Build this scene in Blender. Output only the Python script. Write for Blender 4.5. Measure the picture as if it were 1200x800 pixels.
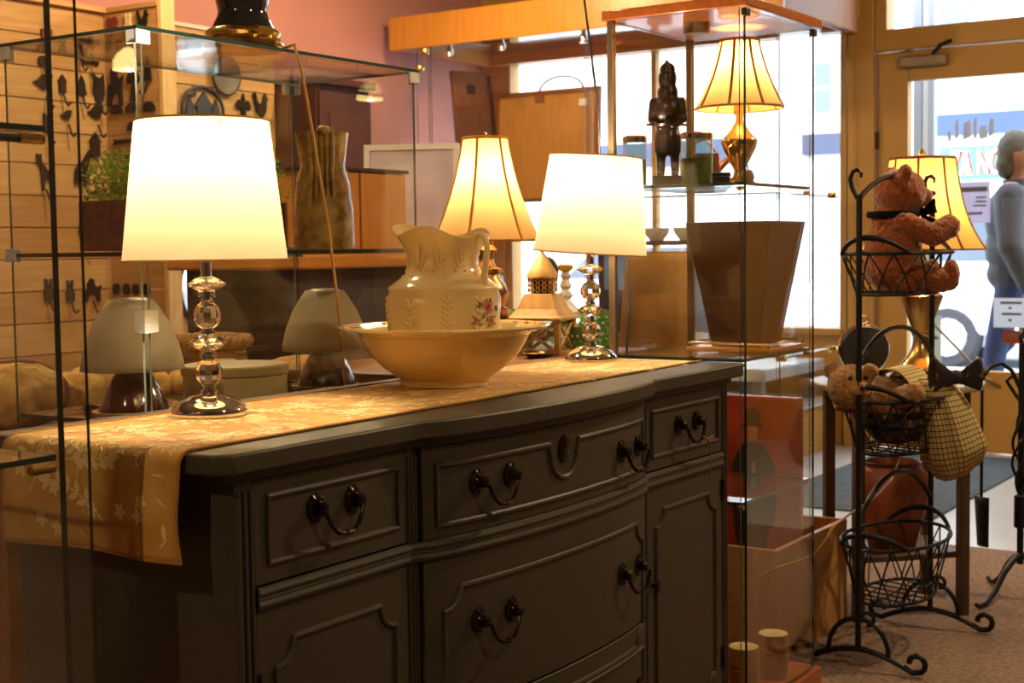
import bpy, bmesh, math, random
from mathutils import Vector, Matrix, Euler
random.seed(7)
sc = bpy.context.scene
for o in list(bpy.data.objects): bpy.data.objects.remove(o)
PI = math.pi; cos = math.cos; sin = math.sin; rad = math.radians
COL = sc.collection
# ------------------------------------------------------------------ camera
def _cam():
    th, p, r = rad(33.55), rad(3.74), rad(-0.766)
    f0 = Vector((cos(th), sin(th), 0)); rt = Vector((sin(th), -cos(th), 0)); up = Vector((0, 0, 1))
    f = f0*cos(p) - up*sin(p); u = up*cos(p) + f0*sin(p)
    r2 = rt*cos(r) + u*sin(r); u2 = u*cos(r) - rt*sin(r)
    c = bpy.data.cameras.new('camera'); c.lens = 50.01; c.sensor_width = 36; c.clip_start = .05; c.clip_end = 200
    c.dof.use_dof = True; c.dof.focus_distance = 2.75; c.dof.aperture_fstop = 8.0
    o = bpy.data.objects.new('camera', c); COL.objects.link(o)
    m = Matrix((r2, u2, -f)).transposed().to_4x4(); m.translation = (0, 0, 1.2); o.matrix_world = m
    sc.camera = o
_cam()
# ------------------------------------------------------------------ world, exposure
w = bpy.data.worlds.new('overcast_sky'); sc.world = w; w.use_nodes = True
bg = w.node_tree.nodes['Background']; bg.inputs[0].default_value = (.86, .93, 1.0, 1); bg.inputs[1].default_value = 4.2
vs = sc.view_settings; vs.view_transform = 'Standard'; vs.look = 'None'; vs.gamma = 1; vs.exposure = 1.25; vs.use_curve_mapping = False
sc.cycles.transparent_max_bounces = 48; sc.cycles.max_bounces = 12; sc.cycles.transmission_bounces = 10
sc.cycles.glossy_bounces = 5; sc.cycles.sample_clamp_indirect = 4.0; sc.cycles.caustics_refractive = False; sc.cycles.caustics_reflective = False
WARM = (1.0, .74, .40)
def portal(loc, sx, sy):                       # guides sky sampling through the shop window, gives no light itself
    l = bpy.data.lights.new('window_portal', 'AREA'); l.shape = 'RECTANGLE'; l.size = sx; l.size_y = sy; l.cycles.is_portal = True
    o = bpy.data.objects.new('window_portal', l); COL.objects.link(o); o.location = loc; o.rotation_euler = (0, PI/2, 0)
LAMP_W = 7.0; FILL_W = 26; BACK_W = 42
# ------------------------------------------------------------------ helpers
class MB:
    def __init__(s): s.v = []; s.f = []; s.m = []
    def add(s, vs, fs, mi=0):
        n = len(s.v); s.v += [tuple(v) for v in vs]
        for f in fs: s.f.append([i+n for i in f]); s.m.append(mi)
        return s
    def box(s, x0, x1, y0, y1, z0, z1, mi=0):
        v = [(x, y, z) for x in (x0, x1) for y in (y0, y1) for z in (z0, z1)]
        return s.add(v, [(0,1,3,2),(4,6,7,5),(0,4,5,1),(2,3,7,6),(0,2,6,4),(1,5,7,3)], mi)
    def obox(s, M, hx, hy, hz, mi=0):
        v = [M @ Vector((x, y, z)) for x in (-hx, hx) for y in (-hy, hy) for z in (-hz, hz)]
        return s.add(v, [(0,1,3,2),(4,6,7,5),(0,4,5,1),(2,3,7,6),(0,2,6,4),(1,5,7,3)], mi)
    def lathe(s, prof, seg=24, c=(0,0,0), mod=None, cap=True, mi=0):
        vs = []; n = len(prof)
        for i in range(seg):
            a = 2*PI*i/seg
            for j, (r, z) in enumerate(prof):
                rr = r*(mod(a, j/(n-1)) if mod else 1); vs.append((c[0]+rr*cos(a), c[1]+rr*sin(a), c[2]+z))
        fs = []
        for i in range(seg):
            k = (i+1) % seg
            for j in range(n-1): fs.append((i*n+j, k*n+j, k*n+j+1, i*n+j+1))
        if cap:
            if prof[0][0] > 1e-5: fs.append([i*n for i in range(seg)][::-1])
            if prof[-1][0] > 1e-5: fs.append([i*n+n-1 for i in range(seg)])
        return s.add(vs, fs, mi)
    def tube(s, pts, r, seg=8, closed=False, flat=None, mi=0):
        P = [Vector(p) for p in pts]; n = len(P); R = r if isinstance(r, (list, tuple)) else [r]*n
        T = []
        for i in range(n):
            a = P[(i-1) % n] if (closed or i > 0) else P[i]; b = P[(i+1) % n] if (closed or i < n-1) else P[i]
            t = (b-a); T.append(t.normalized() if t.length > 1e-9 else Vector((0,0,1)))
        up = Vector((0,0,1)) if abs(T[0].z) < .9 else Vector((1,0,0))
        N = (up - T[0]*up.dot(T[0])).normalized(); vs = []
        for i in range(n):
            N = (N - T[i]*N.dot(T[i]));
            N = N.normalized() if N.length > 1e-6 else T[i].orthogonal().normalized()
            B = T[i].cross(N)
            for k in range(seg):
                a = 2*PI*k/seg; vs.append(P[i] + (N*cos(a) + B*sin(a)*(flat or 1))*R[i])
        fs = []
        for i in range(n if closed else n-1):
            j = (i+1) % n
            for k in range(seg): fs.append((i*seg+k, i*seg+(k+1) % seg, j*seg+(k+1) % seg, j*seg+k))
        if not closed: fs.append(list(range(seg))[::-1]); fs.append([(n-1)*seg+k for k in range(seg)])
        return s.add(vs, fs, mi)
    def prism(s, poly, M, d, mi=0):           # polygon in local xy, extruded by d along local z
        n = len(poly); v = [M @ Vector((x, y, 0)) for x, y in poly] + [M @ Vector((x, y, d)) for x, y in poly]
        return s.add(v, [list(range(n))[::-1], list(range(n, 2*n))] + [(i, (i+1) % n, n+(i+1) % n, n+i) for i in range(n)], mi)
    def ell(s, c, r, seg=16, rings=10, M=None, mi=0):
        vs = []; fs = []
        for i in range(rings+1):
            t = PI*i/rings
            for k in range(seg):
                a = 2*PI*k/seg; p = Vector((r[0]*sin(t)*cos(a), r[1]*sin(t)*sin(a), r[2]*cos(t)))
                if M: p = M @ p
                vs.append(p + Vector(c))
        for i in range(rings):
            for k in range(seg): fs.append((i*seg+k, (i+1)*seg+k, (i+1)*seg+(k+1) % seg, i*seg+(k+1) % seg))
        return s.add(vs, fs, mi)
    def grid(s, fn, nu, nv, mi=0):
        vs = [fn(i/nu, j/nv) for i in range(nu+1) for j in range(nv+1)]
        return s.add(vs, [(i*(nv+1)+j, (i+1)*(nv+1)+j, (i+1)*(nv+1)+j+1, i*(nv+1)+j+1) for i in range(nu) for j in range(nv)], mi)
    def mesh(s, name, mats, smooth=35):
        me = bpy.data.meshes.new(name); me.from_pydata(s.v, [], s.f)
        for m in mats: me.materials.append(m)
        if len(mats) > 1: me.polygons.foreach_set('material_index', s.m)
        bm = bmesh.new(); bm.from_mesh(me); bmesh.ops.remove_doubles(bm, verts=bm.verts, dist=1e-6)
        bmesh.ops.recalc_face_normals(bm, faces=bm.faces); bm.to_mesh(me); bm.free()
        if smooth:
            me.polygons.foreach_set('use_smooth', [True]*len(me.polygons)); me.set_sharp_from_angle(angle=rad(smooth))
        return me
def org(o):
    v = Vector((0,0,0))
    while o: v += o.location; o = o.parent
    return v
def obj(name, mb, mats, parent=None, world=False, smooth=35, bevel=0, loc=None, solid=0):
    """one mesh object; world=True: coordinates are world ones (parents only translated)"""
    if not isinstance(mats, (list, tuple)): mats = [mats]
    if world and parent:
        d = org(parent); mb.v = [(x-d.x, y-d.y, z-d.z) for x, y, z in mb.v]
    me = mb.mesh(name, mats, smooth); o = bpy.data.objects.new(name, me); COL.objects.link(o); o.parent = parent
    if loc: o.location = loc
    if solid: m = o.modifiers.new('thickness', 'SOLIDIFY'); m.thickness = solid; m.offset = 0
    if bevel:
        m = o.modifiers.new('bevel', 'BEVEL'); m.width = bevel; m.segments = 2; m.limit_method = 'ANGLE'; m.angle_limit = rad(40); m.harden_normals = False
    return o
def tag(o, label, cat, group=None):
    o['label'] = label; o['category'] = cat
    if group: o['group'] = group
    return o
def thing(name, label, cat, loc=(0,0,0), rz=0, group=None, rot=None):
    o = bpy.data.objects.new(name, None); o.empty_display_size = .05; COL.objects.link(o); o.location = loc
    o.rotation_euler = rot if rot else (0, 0, rz); return tag(o, label, cat, group)
def struct(name, mb, mat, label=None, parent=None, bevel=0):
    o = obj(name, mb, mat, parent, world=True, bevel=bevel)
    if not parent: o['kind'] = 'structure'
    if label: o['label'] = label
    return o
def copy_tree(o, parent=None):
    c = o.copy(); COL.objects.link(c); c.parent = parent
    for ch in list(o.children): copy_tree(ch, c)
    return c
def remesh(mb, vox, smooth_it=6, disp=0, dscale=.02):
    me = mb.mesh('tmp', [], 0); o = bpy.data.objects.new('tmp', me); COL.objects.link(o)
    m = o.modifiers.new('r', 'REMESH'); m.mode = 'VOXEL'; m.voxel_size = vox
    m = o.modifiers.new('s', 'SMOOTH'); m.iterations = smooth_it; m.factor = .5
    if disp:
        t = bpy.data.textures.new('fur', 'CLOUDS'); t.noise_scale = dscale; t.noise_depth = 2
        m = o.modifiers.new('d', 'DISPLACE'); m.texture = t; m.strength = disp; m.mid_level = .4
    dg = bpy.context.evaluated_depsgraph_get(); dg.update()
    out = bpy.data.meshes.new_from_object(o.evaluated_get(dg)); bpy.data.objects.remove(o)
    out.polygons.foreach_set('use_smooth', [True]*len(out.polygons)); return out
def link_mesh(name, me, mats, parent=None, loc=None):
    for m in mats: me.materials.append(m)
    o = bpy.data.objects.new(name, me); COL.objects.link(o); o.parent = parent
    if loc: o.location = loc
    return o
def text(name, body, size, M, mat, parent=None, depth=.003, align='LEFT'):
    c = bpy.data.curves.new(name, 'FONT'); c.body = body; c.size = size; c.extrude = depth; c.align_x = align
    o = bpy.data.objects.new(name, c); COL.objects.link(o)
    dg = bpy.context.evaluated_depsgraph_get(); dg.update()
    me = bpy.data.meshes.new_from_object(o.evaluated_get(dg)); bpy.data.objects.remove(o)
    d = org(parent) if parent else Vector((0,0,0)); me.transform(Matrix.Translation(-d) @ M)
    me.materials.clear(); return link_mesh(name, me, [mat], parent)
def frame(x, y, org_):                       # 4x4 from local x, y axes and origin
    x = Vector(x).normalized(); y = Vector(y).normalized(); z = x.cross(y)
    m = Matrix((x, y, z)).transposed().to_4x4(); m.translation = org_; return m
# ------------------------------------------------------------------ materials
MATS = {}
def srgb(h):
    h = h.lstrip('#'); c = [int(h[i:i+2], 16)/255 for i in (0, 2, 4)]
    return tuple(((x+.055)/1.055)**2.4 if x > .04045 else x/12.92 for x in c) + (1,)
def mat(name, col, rough=.5, metal=0, var=0, scale=12, stretch=(1,1,1), bump=0, bscale=None, col2=None, sheen=0, coat=0, spec=.5):
    if name in MATS: return MATS[name]
    m = bpy.data.materials.new(name); m.use_nodes = True; MATS[name] = m
    nt = m.node_tree; N = nt.nodes; L = nt.links; b = N['Principled BSDF']
    c = srgb(col) if isinstance(col, str) else tuple(col)+(1,)
    b.inputs['Base Color'].default_value = c; b.inputs['Roughness'].default_value = rough; b.inputs['Metallic'].default_value = metal
    b.inputs['Coat Weight'].default_value = coat; b.inputs['Sheen Weight'].default_value = sheen; b.inputs['Specular IOR Level'].default_value = spec
    if var or bump or col2:
        tc = N.new('ShaderNodeTexCoord'); mp = N.new('ShaderNodeMapping'); L.new(tc.outputs['Object'], mp.inputs[0]); mp.inputs['Scale'].default_value = stretch
        nz = N.new('ShaderNodeTexNoise'); nz.inputs['Scale'].default_value = scale; nz.inputs['Detail'].default_value = 5; L.new(mp.outputs[0], nz.inputs['Vector'])
        if var or col2:
            rp = N.new('ShaderNodeValToRGB'); L.new(nz.outputs['Fac'], rp.inputs[0]); e = rp.color_ramp.elements
            c2 = srgb(col2) if col2 else tuple(x*(1-var) for x in c[:3])+(1,)
            e[0].position = .35; e[0].color = c2; e[1].position = .65; e[1].color = c if col2 else tuple(min(1, x*(1+var*.5)) for x in c[:3])+(1,)
            L.new(rp.outputs[0], b.inputs['Base Color'])
        if bump:
            bp = N.new('ShaderNodeBump'); bp.inputs['Strength'].default_value = bump; bp.inputs['Distance'].default_value = .01
            if bscale:
                n2 = N.new('ShaderNodeTexNoise'); n2.inputs['Scale'].default_value = bscale; L.new(mp.outputs[0], n2.inputs['Vector']); L.new(n2.outputs['Fac'], bp.inputs['Height'])
            else: L.new(nz.outputs['Fac'], bp.inputs['Height'])
            L.new(bp.outputs[0], b.inputs['Normal'])
    return m
def wood(name, col, col2, axis='x', rough=.45, scale=6, coat=0):
    st = {'x': (.6, 9, 9), 'y': (9, .6, 9), 'z': (9, 9, .6)}[axis]
    return mat(name, col, rough, col2=col2, scale=scale, stretch=st, bump=.08, coat=coat)
def glass_mat(name, tint=(.97,.98,.97), base=.045, gain=.75):
    m = bpy.data.materials.new(name); m.use_nodes = True; nt = m.node_tree; N = nt.nodes; L = nt.links; N.clear()
    out = N.new('ShaderNodeOutputMaterial'); mx = N.new('ShaderNodeMixShader'); tr = N.new('ShaderNodeBsdfTransparent'); gl = N.new('ShaderNodeBsdfGlossy')
    tr.inputs[0].default_value = tint+(1,); gl.inputs['Roughness'].default_value = 0.0; gl.inputs[0].default_value = (1,1,1,1)
    lw = N.new('ShaderNodeLayerWeight'); lw.inputs[0].default_value = .5
    p = N.new('ShaderNodeMath'); p.operation = 'POWER'; p.inputs[1].default_value = 4; L.new(lw.outputs['Facing'], p.inputs[0])
    q = N.new('ShaderNodeMath'); q.operation = 'MULTIPLY_ADD'; q.inputs[1].default_value = gain; q.inputs[2].default_value = base; L.new(p.outputs[0], q.inputs[0])
    L.new(q.outputs[0], mx.inputs[0]); L.new(tr.outputs[0], mx.inputs[1]); L.new(gl.outputs[0], mx.inputs[2]); L.new(mx.outputs[0], out.inputs[0]); return m
GLASS = glass_mat('clear_case_glass', (.988,.992,.988), .035, .7); WGLASS = glass_mat('shop_window_glass', (.96,.98,.98), .03, .6); JARGLASS = glass_mat('thin_jar_glass', (.9,.95,.9), .07)
CLIP = glass_mat('clear_acrylic_clip', (.93,.9,.82), .03, .3)
def crystal_mat():
    m = bpy.data.materials.new('cut_crystal'); m.use_nodes = True; b = m.node_tree.nodes['Principled BSDF']
    b.inputs['Transmission Weight'].default_value = 1; b.inputs['Roughness'].default_value = .0; b.inputs['IOR'].default_value = 1.55; b.inputs['Base Color'].default_value = (1,.98,.95,1); return m
CRYSTAL = crystal_mat()
def shade_mat(name, col, trans=.6, grain=(60, 60, 6)):
    m = bpy.data.materials.new(name); m.use_nodes = True; nt = m.node_tree; N = nt.nodes; L = nt.links; N.clear()
    c = srgb(col); out = N.new('ShaderNodeOutputMaterial'); mx = N.new('ShaderNodeMixShader'); mx.inputs[0].default_value = trans
    d = N.new('ShaderNodeBsdfDiffuse'); t = N.new('ShaderNodeBsdfTranslucent')
    tc = N.new('ShaderNodeTexCoord'); mp = N.new('ShaderNodeMapping'); mp.inputs['Scale'].default_value = grain; L.new(tc.outputs['Object'], mp.inputs[0])
    nz = N.new('ShaderNodeTexNoise'); nz.inputs['Scale'].default_value = 4; L.new(mp.outputs[0], nz.inputs['Vector'])
    rp = N.new('ShaderNodeValToRGB'); rp.color_ramp.elements[0].color = tuple(x*.93 for x in c[:3])+(1,); rp.color_ramp.elements[1].color = c; L.new(nz.outputs['Fac'], rp.inputs[0])
    L.new(rp.outputs[0], d.inputs[0]); L.new(rp.outputs[0], t.inputs[0]); L.new(d.outputs[0], mx.inputs[1]); L.new(t.outputs[0], mx.inputs[2]); L.new(mx.outputs[0], out.inputs[0]); return m
def emis(name, col, s):
    m = bpy.data.materials.new(name); m.use_nodes = True; nt = m.node_tree; b = nt.nodes['Principled BSDF']
    b.inputs['Emission Color'].default_value = tuple(col)+(1,); b.inputs['Emission Strength'].default_value = s; return m
EDGE = mat('green_glass_edge', (.01,.035,.025), .25); EDGE_DARK = mat('dark_glass_edge', (.006,.008,.008), .3)
EDGE_PALE = mat('pale_glass_edge', (.22,.27,.24), .3); CLIP = None
PAINT = mat('grey_brown_paint', '#3f382e', .5, var=.12, scale=3, bump=.05, bscale=60)
BRONZE = mat('antique_bronze', (.04,.024,.015), .25, .8, var=.4, scale=60)
CHROME = mat('chrome', (.85,.83,.8), .06, 1); BRASS = mat('brass', (.62,.4,.12), .2, 1); OLDBRASS = mat('aged_brass', (.36,.22,.08), .28, 1, var=.2, scale=14)
GOLD = mat('bright_gold', (.85,.6,.2), .12, 1); IRON = mat('black_wrought_iron', (.006,.006,.0065), .45, 0, spec=.3); CASTIRON = mat('black_cast_iron', (.009,.007,.006), .7, spec=.2)
PINK = mat('pink_wall_paint', '#c4857c', .8, var=.06, scale=2, bump=.03, bscale=120)
CREAM = mat('cream_glazed_china', '#f0d69e', .16, coat=.5)
ORANGEWOOD = wood('orange_maple_veneer', '#cf8a35', '#c27d2b', 'z', .35, coat=.3); ORANGEWOOD_Y = wood('orange_maple_veneer_rail', '#cf8a35', '#c57f2c', 'y', .35, coat=.3)
CHERRY = wood('cherry_veneer', '#b8642c', '#a95722', 'x', .3, coat=.5); LIGHTWOOD = wood('light_plywood', '#c08f55', '#b07f47', 'z', .5)
PINE = wood('pale_pine_plank', '#c9a06a', '#b58a55', 'x', .6); PINE2 = wood('honey_pine_plank', '#bd9059', '#a97d48', 'x', .6); PINE_Y = wood('pine_plank_side', '#b98c56', '#a67a46', 'y', .6)
DARKWOOD = wood('dark_red_brown_wood', '#45170b', '#330f07', 'z', .75); TABLEWOOD = wood('worn_table_wood', '#5a3e2a', '#3d2a1c', 'z', .5); BROWNBOARD = wood('brown_hardboard', '#c98c45', '#bf813b', 'z', .55)
TANPAINT = mat('tan_door_paint', '#b88a45', .5, var=.05, scale=3); WHITEPAINT = mat('white_paint', (.8,.8,.78), .5); BLACKGLOSS = mat('black_gloss_ceramic', (.008,.007,.008), .06, coat=1)
BULB = emis('lamp_bulb_glow', (1,.75,.4), 12)
def pane(name, x0, x1, y0, y1, z0, z1, parent, edge=None, gl=None):
    d = [x1-x0, y1-y0, z1-z0]; k = d.index(min(d)); mb = MB()
    v = [(x, y, z) for x in (x0, x1) for y in (y0, y1) for z in (z0, z1)]
    F = [((0,1,3,2), 0), ((4,6,7,5), 0), ((0,4,5,1), 1), ((2,3,7,6), 1), ((0,2,6,4), 2), ((1,5,7,3), 2)]
    for f, ax in F: mb.f.append(list(f)); mb.m.append(0 if ax == k else 1)
    mb.v = v; return obj(name, mb, [gl or GLASS, edge or EDGE], parent, world=True, smooth=0)
def point(parent, loc, e, col=WARM, r=.025):
    l = bpy.data.lights.new('lamp_light', 'POINT'); l.energy = e; l.color = col; l.shadow_soft_size = r
    o = bpy.data.objects.new('lamp_light', l); COL.objects.link(o); o.parent = parent; o.location = loc; return o
# ================================================================== the setting
CARPET = mat('brown_carpet', '#9a7458', .95, col2='#5e402c', scale=55, bump=1.0, bscale=160, sheen=.3)
TILE = mat('pale_entry_tile', '#b9bcc0', .3, var=.06, scale=5); MATBLUE = mat('blue_grey_entry_mat', '#4a5560', .9, var=.35, scale=30, bump=.6, bscale=200)
struct('floor', MB().box(-2.5, 5.63, -2.6, 5.62, -.05, 0), CARPET, 'brown carpet of the shop floor')
struct('floor_entry', MB().box(5.63, 8.26, -2.6, 5.62, -.05, 0), TILE, 'pale hard floor inside the shop door')
tag(obj('entry_mat', MB().box(6.1, 8.0, 1.86, 2.72, .001, .009), MATBLUE, bevel=.003), 'dark blue-grey entrance mat on the pale floor by the door', 'mat')
SHOPWALL = mat('dim_tan_shop_wall', '#5c4a3a', .8, var=.3, scale=2)
CEIL = mat('ceiling_paint', '#8f7f6a', .9, var=.04, scale=3)
struct('ceiling', MB().box(-2.6, 8.4, -2.7, 5.75, 3.0, 3.05), CEIL)
struct('wall_back', MB().box(-2.6, 8.4, 5.62, 5.75, 0, 3.0), PINK, 'dusty pink painted shop wall')
struct('wall_left', MB().box(-2.6, -2.5, -2.7, 5.62, 0, 3.0), SHOPWALL)
struct('wall_right', MB().box(-2.6, 8.4, -2.7, -2.6, 0, 3.0), SHOPWALL)
# storefront wall X = 8.2: bulkhead, header, jambs
fw = MB()
fw.box(8.14, 8.3, 3.02, 5.62, 0, .66)                 # bulkhead under the window
fw.box(8.14, 8.3, 2.84, 5.62, 2.5, 3.0); fw.box(8.14, 8.3, -2.6, 2.84, 2.95, 3.0)
fw.box(8.14, 8.3, 5.45, 5.62, .66, 2.5); fw.box(8.14, 8.3, -2.6, 1.55, 0, 2.95)
struct('wall_front', fw, TANPAINT, 'tan painted shop front', bevel=.006)
struct('trim_1', MB().box(8.08, 8.34, 3.02, 5.5, .66, .70), TANPAINT, 'tan window sill', bevel=.005)
struct('trim_2', MB().box(8.11, 8.33, 2.84, 3.02, 0, 3.0), TANPAINT, 'tan door post', bevel=.006)
wd = obj('window_1', MB().box(8.16, 8.28, 5.40, 5.46, .70, 2.5).box(8.16, 8.28, 3.02, 3.06, .70, 2.5).box(8.16, 8.28, 3.02, 5.46, 2.45, 2.5).box(8.19, 8.25, 4.30, 4.335, .70, 2.45), TANPAINT, bevel=.004); wd['kind'] = 'structure'; wd['label'] = 'big shop window beside the door'
obj('pane', MB().box(8.215, 8.22, 3.06, 4.30, .70, 2.45), WGLASS, wd); obj('pane', MB().box(8.215, 8.22, 4.335, 5.40, .70, 2.45), WGLASS, wd)
portal((8.4, 3.7, 1.6), 2.5, 4.2)
# transom over the door
tr = obj('window_2', MB().box(8.13, 8.28, 1.55, 2.84, 2.31, 2.43).box(8.13, 8.28, 2.77, 2.84, 2.43, 2.95).box(8.13, 8.28, 1.55, 1.6, 2.43, 2.95), TANPAINT, bevel=.005); tr['kind'] = 'structure'; tr['label'] = 'transom window over the shop door'
obj('pane', MB().box(8.2, 8.205, 1.6, 2.77, 2.43, 2.95), WGLASS, tr)
# door
dr = obj('door_1', MB().box(8.17, 8.22, 2.655, 2.835, .01, 2.30).box(8.17, 8.22, 1.57, 1.72, .01, 2.30).box(8.17, 8.22, 1.72, 2.655, 2.13, 2.30).box(8.17, 8.22, 1.72, 2.655, .01, .47), TANPAINT, bevel=.006)
dr['kind'] = 'structure'; dr['label'] = 'tan painted shop door with a large glass pane'
obj('pane', MB().box(8.193, 8.199, 1.72, 2.655, .47, 2.13), WGLASS, dr)
HINGE = mat('dark_hinge', (.05,.03,.015), .4, .8)
for z in (1.75, .35): obj('hinge', MB().lathe([(.012, 0), (.012, .1)], 10, (8.155, 2.835, z)), HINGE, dr)
obj('door_closer', MB().box(8.115, 8.168, 2.42, 2.69, 2.205, 2.268), mat('grey_closer', '#7d6a58', .4, .4), dr, bevel=.008)
obj('closer_arm', MB().tube([(8.13, 2.5, 2.27), (8.08, 2.44, 2.31), (8.13, 2.40, 2.335)], .012), HINGE, dr)
PAPER = shade_mat('notice_paper', '#cfccdf', .5); PAPERTXT = shade_mat('notice_print', '#8a8898', .4); ORANGESIGN = shade_mat('orange_sticker', '#a85a30', .4)
def notice(name, label, y0, y1, z0, z1, m, bars):
    t = thing(name, label, 'notice', (8.188, (y0+y1)/2, z0))
    obj('sheet', MB().box(8.1865, 8.189, y0, y1, z0, z1), m, t, world=True, smooth=0)
    for a, b, c, d in bars: obj('print_line', MB().box(8.1855, 8.1868, y1-(y1-y0)*b, y1-(y1-y0)*a, z0+(z1-z0)*c, z0+(z1-z0)*d), PAPERTXT, t, world=True, smooth=0)
notice('notice', 'large lilac notice with a bold heading taped to the door glass', 2.19, 2.40, 1.31, 1.54, PAPER, [(.2, .92, .76, .88), (.62, .9, .6, .64), (.62, .9, .5, .54), (.55, .9, .4, .44), (.4, .8, .2, .26)])
notice('notice', 'white business-hours card on the door glass above the orange sticker', 1.985, 2.165, .72, .885, shade_mat('white_card', '#d4d7de', .5), [(.2, .85, .8, .88), (.45, .55, .62, .7), (.25, .85, .42, .5), (.45, .55, .2, .3)])
notice('notice', 'orange sticker at the bottom of the door glass', 1.98, 2.11, .63, .705, ORANGESIGN, [(.15, .85, .5, .75)])
notice('notice', 'plain grey sheet low on the door glass behind the brass lamp', 2.46, 2.57, .48, .78, shade_mat('grey_sheet', '#c4c8c2', .5), [(.1, .8, .55, .6)])
SMUDGE = shade_mat('worn_vinyl_lettering', '#bdbbc0', .5)
vl = thing('vinyl_lettering', 'worn grey vinyl lettering flaking off the door glass', 'lettering', (8.188, 2.3, 1.78))
for k, (y, h, wd_) in enumerate([(2.43, .06, .02), (2.39, .11, .022), (2.345, .11, .05), (2.285, .12, .02), (2.255, .08, .05), (2.20, .11, .03)]):
    obj('letter', MB().prism([(0, 0), (wd_, .012*((k*7) % 3)), (wd_*.8, h), (wd_*.1, h*.9)], frame((0,-1,0), (0,0,1), (8.188, y, 1.775+.01*(k % 2))), .0015), SMUDGE, vl, world=True, smooth=0)
# ---------------------------------------------------------------- outdoors
struct('ground_pavement', MB().box(8.4, 14, -12, 22, -.12, -.02), mat('pavement', '#a5a7ab', .9, var=.1, scale=2)); struct('ground_road', MB().box(14, 60, -60, 80, -.3, -.15), mat('asphalt', '#85888e', .9, var=.1, scale=1))
gp = thing('window_post', 'grey aluminium corner post outside the shop door', 'post', (9.6, 3.0, -.1))
AL = mat('grey_aluminium', '#7d848f', .4, .3)
obj('post', MB().box(9.57, 9.63, 3.02, 3.075, -.1, 3.4), AL, gp, world=True); obj('channel', MB().box(9.58, 9.63, 2.975, 3.012, -.1, 3.4), mat('pale_aluminium', '#aab1bd', .4, .3), gp, world=True); obj('post_edge', MB().box(9.56, 9.63, 2.93, 2.967, -.1, 3.4), AL, gp, world=True)
BW = mat('white_render', '#dfe2e6', .9, var=.04, scale=.6); BGL = mat('far_window_glass', '#66788f', .2); BAND = mat('shaded_fascia', '#3d4c69', .7); BRICKP = mat('pale_brick', '#dccbc3', .9, var=.1, scale=3)  # fascia band carries its shade in the dark blue-grey colour
sb = thing('shop_building', 'white building across the street with a long shop front', 'building', (24, 5, -.15))
obj('wall', MB().box(24, 30, -12, 8.49, -.15, 12), BW, sb, world=True)
obj('fascia', MB().box(23.9, 24, -12, 7.3, 2.98, 3.33), BAND, sb, world=True)
for i in range(4): obj('shop_window', MB().box(23.93, 24, -6+3.4*i, -3.2+3.4*i, .3, 2.0), BGL, sb, world=True)
for i in range(3):
    f = obj('window_frame', MB().box(23.92, 24, 1.5+2.6*i, 2.6+2.6*i, 4.4, 6.6), WHITEPAINT, sb, world=True); obj('window_pane', MB().box(23.9, 23.92, 1.58+2.6*i, 2.52+2.6*i, 4.5, 6.5), BGL, f, world=True)
sg = thing('shop_sign', 'pale green shop sign with white letters on the white building', 'sign', (23.8, 6, 2.2))
obj('board', MB().box(23.82, 23.9, -4, 7.2, 2.25, 2.78), mat('mint_sign_board', '#55ab97', .6), sg, world=True)
SIGNRED = mat('sign_red_shadow', '#8e1414', .6)
for k, (t_, m_, dx) in enumerate((('ZA', WHITEPAINT, 0), ('ZA', SIGNRED, .05))):
    text('lettering', t_, .60, frame((0,-1,0), (0,0,1), (23.8+.008*k, 7.03-dx, 2.31-dx*.4)) @ Matrix.Diagonal((.44, 1, 1, 1)), m_, sg)
    text('lettering', 'NOVA', .60, frame((0,-1,0), (0,0,1), (23.8+.008*k, 6.60-dx, 2.31-dx*.4)) @ Matrix.Diagonal((.44, 1, 1, 1)), m_, sg)
b2 = thing('shop_building', 'pale brick house beside the white building across the street', 'building', (24, 13, -.15))
obj('wall', MB().box(24, 30, 10.6, 24, -.15, 12), BRICKP, b2, world=True)
obj('fascia', MB().box(23.9, 24, 10.6, 24, 2.7, 3.15), BAND, b2, world=True)
b3 = thing('shop_building', 'narrow white house with sash windows across the street', 'building', (23.6, 9.3, -.15))
obj('wall', MB().box(23.6, 30, 8.5, 10.6, -.15, 12), BW, b3, world=True)
for z in (3.43, 5.8): 
    f = obj('window_frame', MB().box(23.52, 23.6, 8.95, 9.3, z, z+.9), WHITEPAINT, b3, world=True); obj('window_pane', MB().box(23.5, 23.53, 8.98, 9.27, z+.03, z+.42), BGL, f, world=True); obj('window_pane', MB().box(23.5, 23.53, 8.98, 9.27, z+.47, z+.87), BGL, f, world=True)
obj('fascia', MB().box(23.5, 23.6, 8.5, 9.5, 2.75, 3.1), BAND, b3, world=True)
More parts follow.
